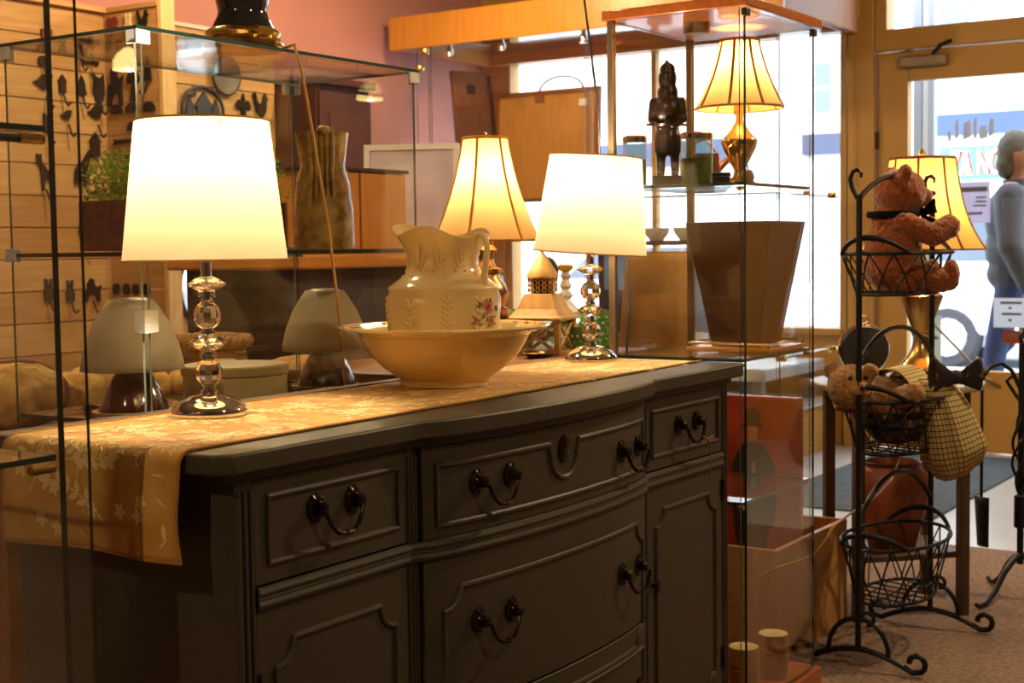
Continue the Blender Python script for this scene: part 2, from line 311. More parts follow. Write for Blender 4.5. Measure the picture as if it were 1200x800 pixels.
# parked white van: side profile prism, windows, wheels
CARW = mat('white_car_paint', (.82,.84,.86), .2, coat=1); CARG = mat('car_glass', '#454f60', .15); TYRE = mat('tyre_rubber', (.03,.03,.035), .8)
def car(label, x, y, sc_, prof, wins, wheels, wdt=1.7, name='parked_car', cat='car'):
    t = thing(name, label, cat, (x, y, -.15))
    M_ = frame((0,-1,0), (0,0,1), (0, 0, 0))
    obj('body', MB().prism([(a*sc_, b*sc_) for a, b in prof], M_, wdt), CARW, t, bevel=.06); t.children[0].location.x = wdt
    for wn in wins: obj('car_window', MB().prism([(a*sc_, b*sc_) for a, b in wn], M_, .02), CARG, t, loc=(0.005, 0, 0))
    for wx in wheels:
        for xx in (-.02, wdt-.2): 
            wh = obj('wheel', MB().lathe([(.02, 0), (.3, .0), (.34, .04), (.34, .18), (.3, .22), (.02, .22)], 20), TYRE, t, loc=(xx, -wx*sc_, .34)); wh.rotation_euler = (0, PI/2, 0)
            obj('wheel_rim', MB().lathe([(.01, -.02), (.2, -.02), (.22, .01)], 14), mat('alloy', (.6,.6,.62), .3, .9), wh)
car('white van parked across the pavement', 15.2, 5.4, 1, [(0,.35),(0,1.1),(.25,1.95),(3.8,1.95),(4.0,1.15),(4.8,.95),(4.95,.4)], [[(.4,1.15),(.45,1.75),(1.5,1.75),(1.5,1.15)],[(1.7,1.15),(1.7,1.75),(2.7,1.75),(2.7,1.15)],[(2.85,1.15),(2.85,1.75),(3.7,1.75),(3.9,1.15)]], (.9, 3.9))
car('low white car parked in front of the window, beyond the pavement', 14.6, 9.9, 1, [(0,.3),(0,.85),(.7,.95),(1.3,1.4),(2.7,1.42),(3.4,.98),(4.2,.85),(4.25,.3)], [[(1.0,.98),(1.4,1.32),(2.0,1.34),(2.0,.98)],[(2.08,.98),(2.08,1.34),(2.65,1.34),(3.2,.98)]], (.85, 3.35), 1.6)
# ---------------------------------------------------------------- person outside
def capsule(mb, a, b, ra, rb, n=5, seg=12):
    a = Vector(a); b = Vector(b); pts = [a.lerp(b, i/n) for i in range(n+1)]
    mb.tube(pts, [ra+(rb-ra)*i/n for i in range(n+1)], seg); mb.ell(a, (ra,)*3, 12, 8); mb.ell(b, (rb,)*3, 12, 8)
def person():
    t = thing('person', 'person in a grey jacket and blue jeans walking past outside the door', 'person', (9.2, 2.29, -.02), rz=0); t.scale = (1.05, 1.05, 1.05)
    b = MB()   # local: walking towards -y, x to the street
    b.ell((0, -.02, 1.68), (.085, .10, .125)); b.ell((0, -.115, 1.665), (.014, .02, .02), 8, 6)
    for s in (-1, 1): b.ell((s*.085, .0, 1.675), (.012, .025, .035), 8, 6)
    capsule(b, (0, 0, 1.46), (0, -.01, 1.58), .062, .055)
    b.ell((0, 0, 1.30), (.23, .19, .22)); b.ell((0, 0, 1.12), (.215, .185, .2)); b.ell((0, 0, .97), (.20, .18, .12))
    for s in (-1, 1):
        capsule(b, (s*.17, 0, 1.42), (s*.25, .03*s, 1.14), .095, .082); capsule(b, (s*.25, .03*s, 1.14), (s*.25, -.08+.05*s, .90), .08, .06)
        capsule(b, (s*.095, 0, .92), (s*.10, -.10*s, .50), .098, .07); capsule(b, (s*.10, -.10*s, .50), (s*.10, -.06*s+.07, .10), .068, .05)
        b.ell((s*.10, -.06*s, .045), (.045, .12, .045))
    me = remesh(b, .016, 4, .008, .12)
    mats = [mat('walker_jacket', '#262932', .85, var=.25, scale=9, bump=.3), mat('walker_jeans', '#14234a', .9, var=.15, scale=20), mat('walker_skin', '#744a38', .6), mat('walker_shoe', '#3a3634', .6)]
    for p in me.polygons:
        z = p.center.z; p.material_index = 2 if z > 1.5 else 0 if z > .90 else 1 if z > .11 else 3
    link_mesh('body', me, mats, t)
    h = MB(); h.ell((0, .015, 1.705), (.097, .112, .125)); h.ell((0, .06, 1.62), (.085, .07, .09)); link_mesh('hair', remesh(h, .015, 3, .012, .03), [mat('grey_brown_hair', '#3a332a', .8)], t)
    for s in (-1, 1):
        hd = MB(); o_ = Vector((s*.25, -.08+.05*s, .86)); hd.ell(o_, (.02, .042, .05))
        for k in range(4): capsule(hd, o_+Vector((0, -.03+.02*k, -.04)), o_+Vector((-s*.012, -.03+.02*k, -.085-.012*(k in (1, 2)))), .0095, .008, 3, 8)
        capsule(hd, o_+Vector((0, -.035, .0)), o_+Vector((-s*.01, -.06, -.045)), .011, .009, 3, 8)
        link_mesh('hand', remesh(hd, .006, 2), [mats[2]], t)
        obj('eye', MB().ell((s*.035, -.112, 1.69), (.011, .008, .009), 8, 6), mat('eye_dark', (.03,.03,.03), .3), t)
    obj('collar', MB().lathe([(.075, 0), (.095, .0), (.085, .07), (.07, .07)], 20, (0, 0, 1.46)), mats[0], t)
    obj('mouth', MB().ell((0, -.108, 1.615), (.025, .006, .006), 8, 6), mat('lip', '#9c5a50', .5), t)
person()
# ================================================================== sideboard
FY = 1.43                                     # front plane of the body
def bow(x, amp=.052):
    s = (x-1.85)/.806
    return amp*(4*s*(1-s))**.6 if 0 < s < 1 else 0
SB = thing('sideboard', 'long grey-brown painted bow-front sideboard with bronze bail handles', 'sideboard', (2.26, 1.67, 0))
xs = [1.396]+[1.5+.05*i for i in range(7)]+[1.85+.806*i/32 for i in range(33)]+[2.7+.06*i for i in range(7)]+[3.132]
tp = [(1.396, 1.93), (1.396, 1.425), (1.416, 1.404)]+[(x, 1.404-bow(x)) for x in xs[1:-1]]+[(3.112, 1.404), (3.132, 1.425), (3.132, 1.93)]
obj('top', MB().prism(tp, Matrix.Translation((0, 0, .889)), .031), PAINT, SB, world=True, bevel=.004)
tp2 = [(1.425, 1.92), (1.425, 1.43)]+[(x, 1.424-bow(x)) for x in xs[1:-1]]+[(3.10, 1.43), (3.10, 1.92)]
obj('under_moulding', MB().prism(tp2, Matrix.Translation((0, 0, .874)), .015), PAINT, SB, world=True, bevel=.003)
obj('side_panel', MB().box(1.442, 1.462, 1.476, 1.91, .10, .874), PAINT, SB, world=True, bevel=.002); obj('side_panel', MB().box(3.05, 3.072, 1.455, 1.91, .10, .874), PAINT, SB, world=True, bevel=.002)
obj('back_panel', MB().box(1.462, 3.05, 1.90, 1.912, .10, .874), PAINT, SB, world=True)
cp = [(1.47, 1.89), (1.47, 1.47)]+[(x, 1.455-bow(x)) for x in xs[1:-1]]+[(3.04, 1.47), (3.04, 1.89)]
obj('carcass', MB().prism(cp, Matrix.Translation((0, 0, .10)), .774), PAINT, SB, world=True)
def stile(x0, x1): 
    m = MB().box(x0, x1, FY, 1.475, .08, .874); n = 3
    for k in range(n): xx = x0+(x1-x0)*(k+.5)/n; m.tube([(xx, FY, .10), (xx, FY, .86)], (x1-x0)/n*.36, 8)
    obj('stile', m, PAINT, SB, world=True)
stile(1.44, 1.478); stile(1.836, 1.864); stile(2.642, 2.67); stile(3.044, 3.072)
for x, y in ((1.465, 1.46), (3.045, 1.46), (1.465, 1.88), (3.045, 1.88)):
    obj('leg', MB().lathe([(.018, 0), (.022, .02), (.03, .09), (.032, .1)], 14, (x, y, 0)), PAINT, SB, world=True)
def fy(x): return FY-bow(x)
def front(name, x0, x1, z0, z1, proud=.0):
    n = 20 if x1-x0 > .5 else 2
    poly = [(x0+(x1-x0)*i/n, fy(x0+(x1-x0)*i/n)-proud) for i in range(n+1)]
    poly += [(x, y+.02) for x, y in reversed(poly)]
    return obj(name, MB().prism(poly, Matrix.Translation((0, 0, z0)), z1-z0), PAINT, SB, world=True, bevel=.0015)
def mould(par, path, r=.0055, proud=.0):
    P = [(x, fy(x)-proud, z) for x, z in path]
    o = obj('moulding', MB().tube(P, r, 8, closed=True), PAINT, par, world=True); 
    P2 = [(x, fy(x)-proud+.002, z) for x, z in path]; return o
def seg(a, b, n): return [(a[0]+(b[0]-a[0])*i/n, a[1]+(b[1]-a[1])*i/n) for i in range(n)]
def rect_path(x0, x1, z0, z1, n): return seg((x0,z0),(x1,z0),n)+seg((x1,z0),(x1,z1),3)+seg((x1,z1),(x0,z1),n)+seg((x0,z1),(x0,z0),3)
def scallop(cx, cz, r, a0, a1, n=6): return [(cx+r*cos(a0+(a1-a0)*i/n), cz+r*sin(a0+(a1-a0)*i/n)) for i in range(n+1)]
def notch_path(x0, x1, z0, z1, r, n):
    p = seg((x0+r, z0), (x1-r, z0), n)
    p += [(x1-r, z0)]+scallop(x1, z0, r*.86, PI, PI/2)+[(x1, z0+r)]
    p += seg((x1, z0+r), (x1, z1-r), 3)[1:]+[(x1, z1-r)]+scallop(x1, z1, r*.86, -PI/2, -PI)+[(x1-r, z1)]
    p += seg((x1-r, z1), (x0+r, z1), n)[1:]+[(x0+r, z1)]+scallop(x0, z1, r*.86, 0, -PI/2)+[(x0, z1-r)]
    p += seg((x0, z1-r), (x0, z0+r), 3)[1:]+[(x0, z0+r)]+scallop(x0, z0, r*.86, PI/2, 0)
    return p
def handle(par, x, z, w_=.088):
    y = fy(x)
    for s in (-1, 1):
        X = x+s*w_/2; c = Vector((X, fy(X), z))
        m = MB().lathe([(.0195, 0), (.0195, .003), (.015, .006), (.011, .006), (.009, .012), (.010, .018), (.006, .024), (0, .025)], 28, mod=lambda a, t: 1+.10*cos(9*a) if t < .35 else 1)
        m.v = [(v[0]+c.x, c.y-v[2], v[1]*1.12+c.z) for v in m.v]
        obj('rosette', m, BRONZE, par, world=True)
    pts = []; rs = []
    for i in range(25):
        t = i/24; s = 2*t-1
        pts.append((x+s*w_/2*(1-.10*sin(PI*t)), y-.022-.006*sin(PI*t), z-.006-.036*(1-abs(s)**3.4))); rs.append(.0036+.0016*math.exp(-((t-.5)/.06)**2)+.001*math.exp(-((abs(s)-.5)/.1)**2))
    obj('bail', MB().tube(pts, rs, 8), BRONZE, par, world=True)
# top row drawers
d1 = front('drawer', 1.479, 1.835, .718, .873); mould(d1, rect_path(1.507, 1.812, .748, .846, 6)); handle(d1, 1.655, .812)
d2 = front('drawer', 1.865, 2.641, .716, .873)
up = seg((1.893, .84), (2.196, .84), 14)+[(2.196, .84), (2.199, .825)]+[(2.249+.047*cos(PI+PI*i/12), .82+.047*sin(PI+PI*i/12)) for i in range(13)]+[(2.299, .825), (2.302, .84)]+seg((2.302, .84), (2.614, .84), 14)[1:]+[(2.614, .84)]
mould(d2, seg((2.614, .84), (2.614, .738), 3)[1:]+seg((2.614, .738), (1.893, .738), 24)+seg((1.893, .738), (1.893, .84), 3)+up)
es = MB().lathe([(.021, 0), (.021, .003), (.015, .005), (.0, .006)], 20); es.v = [(v[0]+2.249, fy(2.249)-v[2], v[1]*1.25+.826) for v in es.v]; obj('escutcheon', es, BRONZE, d2, world=True)
handle(d2, 2.03, .802, .09); handle(d2, 2.53, .79, .09)
d3 = front('drawer', 2.671, 3.043, .718, .873); mould(d3, rect_path(2.694, 3.02, .748, .846, 6)); handle(d3, 2.865, .805)
# waist moulding between the rows
for z, r in ((.708, .008), (.690, .008), (.699, .005)):
    obj('waist_moulding', MB().tube([(x, fy(x)-.001, z) for x in [1.48+.05*i for i in range(8)]+[1.85+.806*i/32 for i in range(33)]+[2.70+.05*i for i in range(7)]+[3.04]], r, 8), PAINT, SB, world=True)
# doors and centre drawers
d4 = front('door', 1.479, 1.835, .12, .682); mould(d4, notch_path(1.517, 1.80, .16, .628, .045, 6))
d5 = front('drawer', 1.865, 2.641, .415, .682); mould(d5, notch_path(1.905, 2.60, .16, .628, .045, 24)[0:0] or (notch_path(1.905, 2.605, .37, .628, .045, 24)))
handle(d5, 2.03, .56, .09); handle(d5, 2.53, .54, .09)
d6 = front('drawer', 1.868, 2.638, .12, .411); handle(d6, 2.03, .30, .09); handle(d6, 2.53, .28, .09); mould(d6, rect_path(1.905, 2.605, .16, .36, 24))
d7 = front('door', 2.671, 3.043, .12, .682); mould(d7, notch_path(2.71, 3.005, .16, .628, .045, 6))
kn = MB().lathe([(.006, 0), (.006, .008), (.012, .014), (.012, .02), (0, .024)], 14); kn.v = [(v[0]+2.693, FY-v[2], v[1]+.47) for v in kn.v]; obj('knob', kn, mat('dark_wood_knob', '#3a1f14', .3), d7, world=True)
for z in (.60, .2): obj('hinge', MB().lathe([(.005, 0), (.005, .05)], 8, (3.043, FY-.002, z)), BRONZE, d7, world=True); obj('hinge', MB().lathe([(.005, 0), (.005, .05)], 8, (1.479, FY-.002, z-.06)), BRONZE, d4, world=True)
tg = thing('price_tag_string', 'frayed string tied in a bow on the small drawer handle of the sideboard', 'string', (2.895, 1.395, .76))
STR = mat('jute_string', '#8d6a4a', .9)
obj('string', MB().tube([(2.885, 1.398, .765), (2.90, 1.39, .745), (2.905, 1.392, .71), (2.902, 1.394, .665)], .0012, 6), STR, tg, world=True)
obj('bow', MB().tube([(2.87, 1.395, .775), (2.885, 1.39, .768), (2.91, 1.388, .772), (2.918, 1.39, .76), (2.89, 1.392, .764), (2.905, 1.39, .745)], .0022, 6), STR, tg, world=True)
# ------------------------------------------------------------------ runner
def runner_mat():
    m = bpy.data.materials.new('gold_woven_fabric'); m.use_nodes = True; nt = m.node_tree; N = nt.nodes; L = nt.links; b = N['Principled BSDF']; b.inputs['Roughness'].default_value = .85; b.inputs['Sheen Weight'].default_value = .15
    uv = N.new('ShaderNodeUVMap'); wv = []
    for ax in (0, 90):
        mp = N.new('ShaderNodeMapping'); mp.inputs['Rotation'].default_value = (0, 0, rad(45+ax)); L.new(uv.outputs[0], mp.inputs[0]); w_ = N.new('ShaderNodeTexWave'); w_.inputs['Scale'].default_value = 75; L.new(mp.outputs[0], w_.inputs['Vector']); wv.append(w_)
    mu = N.new('ShaderNodeMath'); mu.operation = 'MULTIPLY'; L.new(wv[0].outputs['Fac'], mu.inputs[0]); L.new(wv[1].outputs['Fac'], mu.inputs[1])
    nz = N.new('ShaderNodeTexNoise'); nz.inputs['Scale'].default_value = 14; L.new(uv.outputs[0], nz.inputs[0]); ad = N.new('ShaderNodeMath'); ad.operation = 'MULTIPLY_ADD'; ad.inputs[1].default_value = .6; L.new(mu.outputs[0], ad.inputs[0]); L.new(nz.outputs['Fac'], ad.inputs[2])
    rp = N.new('ShaderNodeValToRGB'); rp.color_ramp.elements[0].position = .35; rp.color_ramp.elements[0].color = srgb('#b57a2c'); rp.color_ramp.elements[1].position = .95; rp.color_ramp.elements[1].color = srgb('#dcae5c'); L.new(ad.outputs[0], rp.inputs[0]); L.new(rp.outputs[0], b.inputs['Base Color'])
    bp = N.new('ShaderNodeBump'); bp.inputs['Strength'].default_value = .2; bp.inputs['Distance'].default_value = .001; L.new(mu.outputs[0], bp.inputs['Height']); L.new(bp.outputs[0], b.inputs['Normal']); return m
RUN = runner_mat()
def runner():
    prof = [(3.112, .9225)]+[(3.112-1.70*i/60, .9225) for i in range(1, 61)]
    R_ = .022; cx, cz = 1.405, .9225-R_
    prof += [(cx+R_*cos(PI/2+PI/2*i/8), cz+R_*sin(PI/2+PI/2*i/8)) for i in range(0, 9)]
    prof += [(cx-R_-.004*sin(i/10*PI), cz-(cz-.765)*i/12) for i in range(1, 13)]
    s = [0]
    for a, b in zip(prof, prof[1:]): s.append(s[-1]+math.hypot(a[0]-b[0], a[1]-b[1]))
    NV = 16; vs = []; uvs = []
    for (x, z), si in zip(prof, s):
        k = min(1, max(0, (x-1.38)/1.73)); y0 = 1.478+.038*k; y1 = 1.862
        for j in range(NV+1):
            t = j/NV; y = y0+(y1-y0)*t; hang = max(0, min(1, (.9-z)/.13))
            vs.append((x-.010*hang*sin(t*7.3+.6)*hang, y+.004*hang*sin(z*40), z+.0012*sin(x*23+t*5)*(1-hang)*(.3) - .004*hang*t)); uvs.append((si, y))
    me = MB(); n = len(prof)
    fs = [(i*(NV+1)+j, (i+1)*(NV+1)+j, (i+1)*(NV+1)+j+1, i*(NV+1)+j+1) for i in range(n-1) for j in range(NV)]
    m = bpy.data.meshes.new('table_runner'); m.from_pydata(vs, [], fs); ul = m.uv_layers.new(name='UVMap')
    for l in m.loops: ul.data[l.index].uv = uvs[l.vertex_index]
    m.polygons.foreach_set('use_smooth', [True]*len(m.polygons))
    t = thing('table_runner', 'golden leaf-print cloth runner draped over the end of the sideboard', 'table runner', (2.26, 1.67, .9205))
    m.transform(Matrix.Translation((-2.26, -1.67, -.9205)))
    o = link_mesh('cloth', m, [RUN], t); md = o.modifiers.new('thickness', 'SOLIDIFY'); md.thickness = .003; md.offset = 1
    # printed leaf sprigs, following the cloth (fold included)
    def onc(si, y, up=.0007):
        si = min(max(si, 0), s[-1]-1e-4); k = max(i for i in range(n) if s[i] <= si); k = min(k, n-2); f = (si-s[k])/(s[k+1]-s[k]); (xa, za), (xb, zb) = prof[k], prof[k+1]; x = xa+(xb-xa)*f; z = za+(zb-za)*f
        d = Vector((xb-xa, 0, zb-za)).normalized(); nn = Vector((d.z, 0, -d.x)); t_ = (y-1.478)/.384; hang = max(0, min(1, (.9-z)/.13))
        return Vector((x-.010*hang*sin(t_*7.3+.6)*hang, y+.004*hang*sin(z*40), z+.00036*sin(x*23+t_*5)*(1-hang)-.004*hang*t_))+nn*up
    rl = random.Random(21); lp = MB()
    def leaf(c, a, L_, W_, up):
        P_ = [(0, 0), (.25, .75), (.5, 1), (.75, .7), (1, 0), (.75, -.7), (.5, -1), (.25, -.75)]; vs2 = []
        for u_, v_ in P_:
            px_, py_ = L_*u_, W_*v_*.5; q_ = (c[0]+px_*cos(a)-py_*sin(a), c[1]+px_*sin(a)+py_*cos(a)); 
            if not (1.49 < q_[1] < 1.85) or q_[0] > s[-1]-.008 or q_[0] < .01: return
            vs2.append(onc(q_[0], q_[1], up))
        lp.add(vs2, [(0, 1, 2, 3), (0, 3, 4, 5), (0, 5, 6, 7)])
    ns = 32
    for gi in range(ns):
        for gj in range(4):
            c0 = (s[-1]-.02-(gi*.060+rl.uniform(-.02, .02)+(.04 if gj % 2 else 0)), 1.52+.095*gj+rl.uniform(-.02, .02)); a0 = rl.uniform(0, 2*PI); cur = rl.uniform(-8, 8); L0 = rl.uniform(.10, .14); c = c0; a = a0; nseg = 6
            for k in range(nseg):
                c2 = (c[0]+L0/nseg*cos(a), c[1]+L0/nseg*sin(a)); leaf(c, a, L0/nseg*1.3, .0032, .0006)
                if k > 0:
                    for sg2 in (-1, 1): leaf(c2, a+sg2*rl.uniform(.75, 1.0), .024*rl.uniform(.85, 1.1), .0098, .0007+.00003*k)
                c = c2; a += cur*L0/nseg
            leaf(c, a, .027, .012, .0010)
            for q in range(5): leaf((c0[0]+.045*cos(a0+1.9), c0[1]+.045*sin(a0+1.9)), a0+q*1.257, .014, .008, .0011)
    po = obj('leaf_print', lp, mat('pale_gold_print', '#ecd092', .85), t, world=True, smooth=0); po['kind'] = 'stuff'
    HEM = mat('runner_hem', '#a5742f', .85)
    F_ = [vs[i*(NV+1)] for i in range(n)]; B_ = [vs[i*(NV+1)+NV] for i in range(n)]
    for P in (F_, B_, [vs[(n-1)*(NV+1)+j] for j in range(NV+1)]): obj('hem', MB().tube([(x, y, z+.0005) for x, y, z in P], .0022, 6), HEM, t, world=True)
runner()
# ------------------------------------------------------------------ crystal lamps
SHADE_CREAM = shade_mat('cream_silk_shade', '#ead8ae', .17)
def flat_lathe(prof, seg=12): return MB().lathe(prof, seg)
def crystal_lamp(label, x, y, tilt, e):
    t = thing('table_lamp', label, 'lamp', (x, y, .924), group='pair of crystal lamps on the sideboard')
    obj('base', MB().lathe([(.0, 0), (.064, 0), (.0645, .006), (.063, .012), (.052, .022), (.034, .031), (.016, .036), (.0, .036)], 40), CHROME, t)
    ch = MB()
    for z0, z1, r in ((.034, .048, .011), (.093, .109, .0095), (.136, .148, .0095), (.191, .199, .0095), (.199, .212, .0075), (.233, .29, .0075)):
        ch.lathe([(r, z0), (r*1.25, z0+.002), (r*1.25, (z0+z1)/2-.001), (r, (z0+z1)/2), (r*.95, z1)], 16)
    for z in (.040, .099, .104, .141, .202, .208): ch.lathe([(.006, z-.002), (.0145, z-.0015), (.0145, z+.0015), (.006, z+.002)], 20)
    _st = obj('stem', ch, CHROME, t); _st['kind'] = 'stuff'
    def ball(zc, r, h): return [(r*.42, zc-h), (r*.78, zc-h*.72), (r, zc-h*.25), (r, zc+h*.25), (r*.78, zc+h*.72), (r*.42, zc+h)]
    def sauc(zc, r, h): return [(r*.32, zc-h), (r*.72, zc-h*.55), (r, zc-h*.08), (r, zc+h*.08), (r*.72, zc+h*.55), (r*.32, zc+h)]
    for p in (ball(.0715, .0235, .0225), ball(.1695, .0245, .0225)): obj('crystal_ball', MB().lathe(p, 12), CRYSTAL, t, smooth=0)
    for p in (sauc(.1225, .0325, .0145), sauc(.2225, .0335, .013)): obj('crystal_disc', MB().lathe(p, 16), CRYSTAL, t, smooth=0)
    ob = obj('shade', MB().lathe([(.1385, .0), (.136, .02), (.112, .235)], 64, cap=False), SHADE_CREAM, t, loc=(0, 0, .262)); ob.rotation_euler = (rad(tilt), rad(tilt*.3), 0)
    TRIM = mat('shade_trim', '#c89a58', .8)
    obj('shade_rim', MB().tube([(.1385*cos(a), .1385*sin(a), .001) for a in [2*PI*i/64 for i in range(64)]], .0018, 6, closed=True), TRIM, ob)
    obj('shade_rim', MB().tube([(.112*cos(a), .112*sin(a), .235) for a in [2*PI*i/64 for i in range(64)]], .0018, 6, closed=True), TRIM, ob)
    sp = MB()
    for k in range(3): a = 2*PI*k/3; sp.tube([(.016*cos(a), .016*sin(a), .165), (.11*cos(a), .11*sin(a), .225)], .0015, 6)
    obj('spider', sp, CHROME, ob)
    obj('socket', MB().lathe([(.0, .285), (.015, .285), (.015, .385), (.0, .385)], 14), mat('socket_plastic', (.7,.68,.62), .5), t)
    point(t, (0, 0, .432), e, (1, .82, .58), r=.028); return t
crystal_lamp('lit cream drum-shade lamp on a crystal stem near the hanging end of the runner', 1.731, 1.77, 0, LAMP_W)
crystal_lamp('lit cream drum-shade lamp on a crystal stem between the bowl and glass tower', 3.010, 1.764, 4, LAMP_W)
# ------------------------------------------------------------------ bowl and pitcher
def bowl_pitcher():
    bx, by = 2.347, 1.722
    t = thing('wash_bowl', 'wide cream china wash bowl on the runner holding the pitcher', 'bowl', (bx, by, .924))
    def wav(a, u): return 1+.012*cos(12*a)*max(0, (u-.62)/.38) if u < 1.1 else 1
    pr_ = [(0, .006), (.080, .006), (.082, 0), (.090, 0), (.092, .012), (.098, .018), (.125, .036), (.150, .060), (.166, .085), (.176, .103), (.196, .112), (.214, .116), (.2165, .120), (.213, .1225), (.196, .119), (.174, .111), (.160, .090), (.140, .062), (.115, .042), (.085, .028), (0, .024)]
    obj('bowl', MB().lathe(pr_, 72, mod=lambda a, u: 1+.010*cos(14*a) if .50 < u < .72 else 1), CREAM, t)
    rl = MB()
    for k in range(28):
        a = 2*PI*k/28; rl.ell((.200*cos(a), .200*sin(a), .1195), (.006, .006, .0022), 8, 5)
    _rr = obj('rim_relief', rl, CREAM, t); _rr['kind'] = 'stuff'
    ROSE = mat('rose_red_decal', '#a8413a', .25); LEAF = mat('leaf_green_decal', '#5f6a4a', .25); ROSE2 = mat('pale_rose_decal', '#cf8274', .25)
    def flower(par, pos, nrm, s, key):
        n = Vector(nrm).normalized(); x = Vector((0,0,1)).cross(n).normalized() if abs(n.z) < .9 else Vector((1,0,0)); y = n.cross(x); rr = random.Random(key)
        for m_, cnt, r0, rs in ((ROSE2, 7, .5, .42), (ROSE, 6, .3, .30), (LEAF, 7, 1.05, .26)):
            d = MB()
            for k in range(cnt):
                a = 2*PI*k/cnt+rr.random(); c = Vector(pos)+(x*cos(a)+y*sin(a))*s*r0*(.7+.5*rr.random())+n*.0016
                Mx = Matrix((x, y, n)).transposed() @ Matrix.Rotation(a, 3, 'Z'); d.ell(c, (s*rs, s*rs*.6, .0009), 8, 5, Mx)
            obj({'rose_red_decal': 'rose_petals', 'leaf_green_decal': 'rose_leaves', 'pale_rose_decal': 'rose_petals'}[m_.name], d, m_, par)
    flower(t, (-.085*1.0, .17, .1165), (0, 0, 1), .012, 3)
    t2 = thing('pitcher', 'cream china pitcher with moulded leaves and a painted rose, standing in the bowl', 'pitcher', (bx, by, .9505), rz=rad(33.55-36))
    t2.scale = (1, 1, .91)
    # local frame: -y is toward the viewer's right...; x away from viewer, y to the viewer's left
    H = .318; prof = [(.082, 0), (.088, .004), (.092, .02), (.104, .05), (.112, .10), (.1155, .14), (.1155, .165), (.112, .182), (.115, .186), (.113, .191), (.098, .203), (.082, .216), (.073, .232), (.0705, .25), (.074, .270), (.084, .292), (.090, .304), (.0935, H)]
    def lip(a, z):                       # spout at the viewer's left (+y), handle at right (-y)
        d = math.atan2(sin(a-PI/2), cos(a-PI/2)); k = max(0, (z-.24)/(H-.24))
        r = 1+.28*math.exp(-(d/.5)**2)*k**1.3 + .03*cos(5*d)*k; h = k**2*(.004*math.exp(-(d/.4)**2)+.012*cos(3*d+.3)-.016*math.exp(-((abs(d)-2.5)/.5)**2)); return r, h
    def outer(shrink=0):
        vs = []; n = len(prof); S_ = 72
        for i in range(S_):
            a = 2*PI*i/S_
            for j, (r, z) in enumerate(prof):
                k, h = lip(a, z); rb = 1+(.012*abs(cos(4*a)) if .03 < z < .18 else 0); rr = r*k*rb-shrink; vs.append((rr*cos(a), rr*sin(a), z+h))
        return vs, n, S_
    mb = MB(); vo, n, S_ = outer(); vi, _, _ = outer(.004); mb.v = vo+vi; o_ = len(vo)
    for i in range(S_):
        k = (i+1) % S_
        for j in range(n-1): mb.f.append([i*n+j, k*n+j, k*n+j+1, i*n+j+1]); mb.f.append([o_+i*n+j, o_+i*n+j+1, o_+k*n+j+1, o_+k*n+j])
        mb.f.append([i*n+n-1, k*n+n-1, o_+k*n+n-1, o_+i*n+n-1])
    mb.f.append([i*n for i in range(S_)][::-1]); mb.f.append([o_+i*n for i in range(S_)]); mb.m = [0]*len(mb.f)
    obj('body', mb, CREAM, t2, smooth=60)
    hp = [(0, -.078, .290), (0, -.092, .306), (0, -.106, .300), (0, -.112, .275), (0, -.108, .24), (0, -.104, .21), (0, -.103, .18)]
    from mathutils.geometry import interpolate_bezier
    pts = []
    for i in range(len(hp)-1):
        p0, p1 = Vector(hp[i]), Vector(hp[i+1]); a_ = Vector(hp[i-1]) if i else p0; b_ = Vector(hp[i+2]) if i+2 < len(hp) else p1
        pts += interpolate_bezier(p0, p0+(p1-a_)/6, p1-(b_-p0)/6, p1, 6)[:-1]
    pts.append(Vector(hp[-1])); obj('handle', MB().tube(pts, [.0078-.0022*sin(PI*i/(len(pts)-1)) for i in range(len(pts))], 10, flat=1.4), CREAM, t2)
    def srf(a, z):
        r = 0
        for (r0, z0), (r1, z1) in zip(prof, prof[1:]):
            if z0 <= z <= z1: r = r0+(r1-r0)*(z-z0)/max(1e-6, z1-z0)
        k, h = lip(a, z); rb = 1+(.012*abs(cos(4*a)) if .03 < z < .18 else 0); rr = r*k*rb; return Vector((rr*cos(a), rr*sin(a), z+h))
    rel = MB()
    for a0 in (PI+.05, PI+.75, PI-.72, PI+1.35, PI-1.3):       # moulded laurel sprigs
        for k in range(7):
            z = .088+.0125*k
            for s in (-1, 1):
                p = srf(a0+s*.075*(1-.06*k), z); n_ = Vector((cos(a0), sin(a0), 0)); x_ = Vector((-sin(a0), cos(a0), 0))
                Mx = Matrix((x_, Vector((0,0,1)), n_)).transposed() @ Matrix.Rotation(s*-.9, 3, 'Z'); rel.ell(p, (.0036, .010, .0030), 8, 6, Mx)
        rel.tube([srf(a0, .085+.0095*k)+Vector((cos(a0), sin(a0), 0))*.0005 for k in range(10)], .0018, 6)
    for a0, sg_ in ((PI-.1, 1), (PI+.62, -1), (PI-.9, 1), (PI+1.2, -1)):   # scrolls on the neck
        for q in range(3):
            rel.tube([srf(a0+sg_*(.10*q+.16*(t_**1.4)), .245+.045*t_-.010*q) + Vector((cos(a0), sin(a0), 0))*.001 for t_ in [i/8 for i in range(9)]], [.0032*(1-.6*i/8) for i in range(9)], 6)
        for i in range(5): rel.ell(srf(a0-sg_*.08, .215+.012*i), (.003, .003, .0025), 8, 5)
    _lr = obj('leaf_relief', rel, CREAM, t2); _lr['kind'] = 'stuff'
    a = PI+1.50; p = srf(a, .146); flower(t2, p, (cos(a), sin(a), 0), .021, 5); p = srf(a-.24, .118); flower(t2, p, (cos(a-.24), sin(a-.24), 0), .011, 8); p = srf(a+.14, .115); flower(t2, p, (cos(a+.14), sin(a+.14), 0), .013, 9)
bowl_pitcher()
